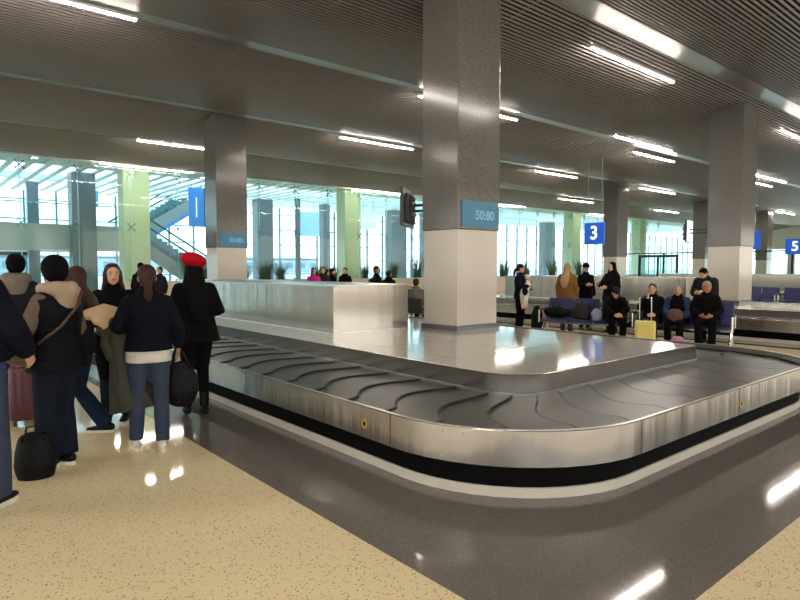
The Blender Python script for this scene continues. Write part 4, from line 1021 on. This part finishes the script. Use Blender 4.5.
# crossbody bag
w2 = (P2.location, P2.rotation_euler.z)
r = empty('crossbody_bag', w2[0], w2[1]); tag(r, 'brown leather crossbody bag with strap on the beanie wearer', 'bag')
leather = mat('brown_leather', sr(78, 52, 40), rough=.5, bump=.2, bscale=30)
b = bmesh.new(); loft(b, [((-.32, .03, .88), .04, .12), ((-.33, .03, .96), .05, .14), ((-.31, .03, 1.03), .04, .12)]); fobj('bag_body', b, leather, r, .01, 2)
b = bmesh.new(); tube(b, [(-.27, -.08, 1.0), (-.17, -.20, 1.13), (-.02, -.215, 1.27), (.09, -.17, 1.38), (.115, -.02, 1.43)], .011, 8); link('strap', b, leather, r, True)
# yellow drink
w4 = (Matrix.Translation(P4.location) @ Matrix.Rotation(P4.rotation_euler.z, 4, 'Z')) @ (D4['wrR'] + Vector((0, .06, .07)))
r = empty('drink_cup', (w4.x, w4.y, w4.z-.06)); tag(r, 'yellow drink cup with a white straw held by the woman looking back', 'cup')
link('cup', T([(0, 0, 0), (0, 0, .13)], [.028, .036], 16), mat('orange_juice', sr(235, 170, 30), rough=.3), r, True)
link('lid', T([(0, 0, .13), (0, 0, .14)], [.039, .036], 16), solew, r); link('straw', T([(0, 0, .14), (.012, 0, .25)], .005, 8), solew, r)
# things on the left bench
def at_bench(sx_, dy_, z): 
    q = onbench(bp0, sx_, dy_, 0); return (q.x, q.y, z)
bagobj('duffel_bag', at_bench(.32, -.04, .47), brz, [((-.2, 0, .12), .10, .10), ((-.1, 0, .13), .13, .13), ((.1, 0, .13), .13, .13), ((.2, 0, .12), .10, .10)], nylon, 'black duffel bag on the left seat of the bench', handles=[([(-.08, -.06, .24), (-.05, -.06, .36), (.06, -.06, .36), (.09, -.06, .24)], .01)])
bagobj('backpack', at_bench(.86, -.02, .47), brz, [((0, 0, .05), .2, .13), ((0, 0, .15), .21, .13), ((.02, 0, .28), .15, .09)], mat('black_maroon_cloth', sr(38, 22, 24), rough=.7, bump=.4, bscale=15), 'dark maroon backpack on the middle seat of the bench', handles=[([(-.03, -.04, .32), (-.0, -.06, .42), (.05, -.05, .33)], .009)])
bagobj('plastic_bag', at_bench(1.22, -.1, .47), brz, [((0, 0, .03), .1, .08), ((0, 0, .1), .13, .09), ((.02, 0, .19), .09, .04)], mat('pale_blue_plastic', sr(150, 165, 190), rough=.3, bump=.8, bscale=20), 'pale blue plastic bag beside the slumped person')
bagobj('black_case', at_bench(-.2, .1, .03), brz, [((-.04, 0, .03), .1, .1), ((0, 0, .25), .14, .11), ((0, 0, .5), .13, .1), ((0, 0, .62), .08, .06)], nylon, 'black bag standing at the left end of the bench')
q = onbench(bp2, .9, -.52)
bagobj('shopping_bag', (q.x, q.y, 0), brz, [((0, 0, .02), .15, .09), ((0, 0, .1), .16, .1), ((0, 0, .2), .11, .06)], mat('pink_plastic', sr(205, 140, 185), rough=.4, bump=.6, bscale=20), 'pink bag on the floor at the feet of the seated travellers')
q = onbench(bp2, .80, -.26)
bagobj('round_handbag', (q.x, q.y, .56), brz, [((0, 0, .0), .13, .07), ((0, 0, .08), .15, .08), ((0, 0, .15), .12, .06)], mat('brown_fur', sr(96, 72, 58), rough=.8, bump=.8, bscale=30), 'brown round handbag on the elderly woman\'s lap')
# pushchair near the gap
r = empty('pushchair', (11.45, 12.75, 0), .6); tag(r, 'folded pushchair with pale rimmed wheels in the gap left of the nearest column', 'pushchair')
for sx_ in (-.25, .25):
    for yy, rr in ((-.3, .11), (.3, .14)):
        b = bmesh.new(); pts = [(sx_, yy+rr*math.cos(2*PI*i/16), rr+.02+rr*math.sin(2*PI*i/16)) for i in range(17)]; tube(b, pts, .018, 6, cap=False); link('wheel', b, solew, r)
    b = bmesh.new(); tube(b, [(sx_, -.3, .13), (sx_, 0, .55), (sx_, .25, 1.0), (sx_, .42, 1.05)], .015, 8); tube(b, [(sx_, .3, .16), (sx_, 0, .55), (sx_, -.2, .8)], .015, 8); link('frame', b, M_frame, r)
b = bmesh.new(); loft(b, [((0, -.1, .42), .2, .14), ((0, .0, .6), .22, .16), ((0, .1, .9), .2, .1)]); fobj('seat', b, navy, r, .02)
link('handlebar', T([(-.25, .42, 1.05), (.25, .42, 1.05)], .018, 8), M_frame, r)
# terminal building outside
r = empty('terminal_building', (60, 190, 0)); tag(r, 'low pale building far outside beyond the windows', 'building')
link('wall', B(-90, 60, 0, 20, 0, 5), mat('far_wall', sr(170, 178, 182), rough=.7), r)
b = bmesh.new()
for i in range(30): box(b, -88+i*5, -85+i*5, -.05, 0, 1.5, 3.4)
link('window', b, M_mull, r); link('roof', B(-91, 61, -1, 21, 5, 5.5), M_whitewall, r)
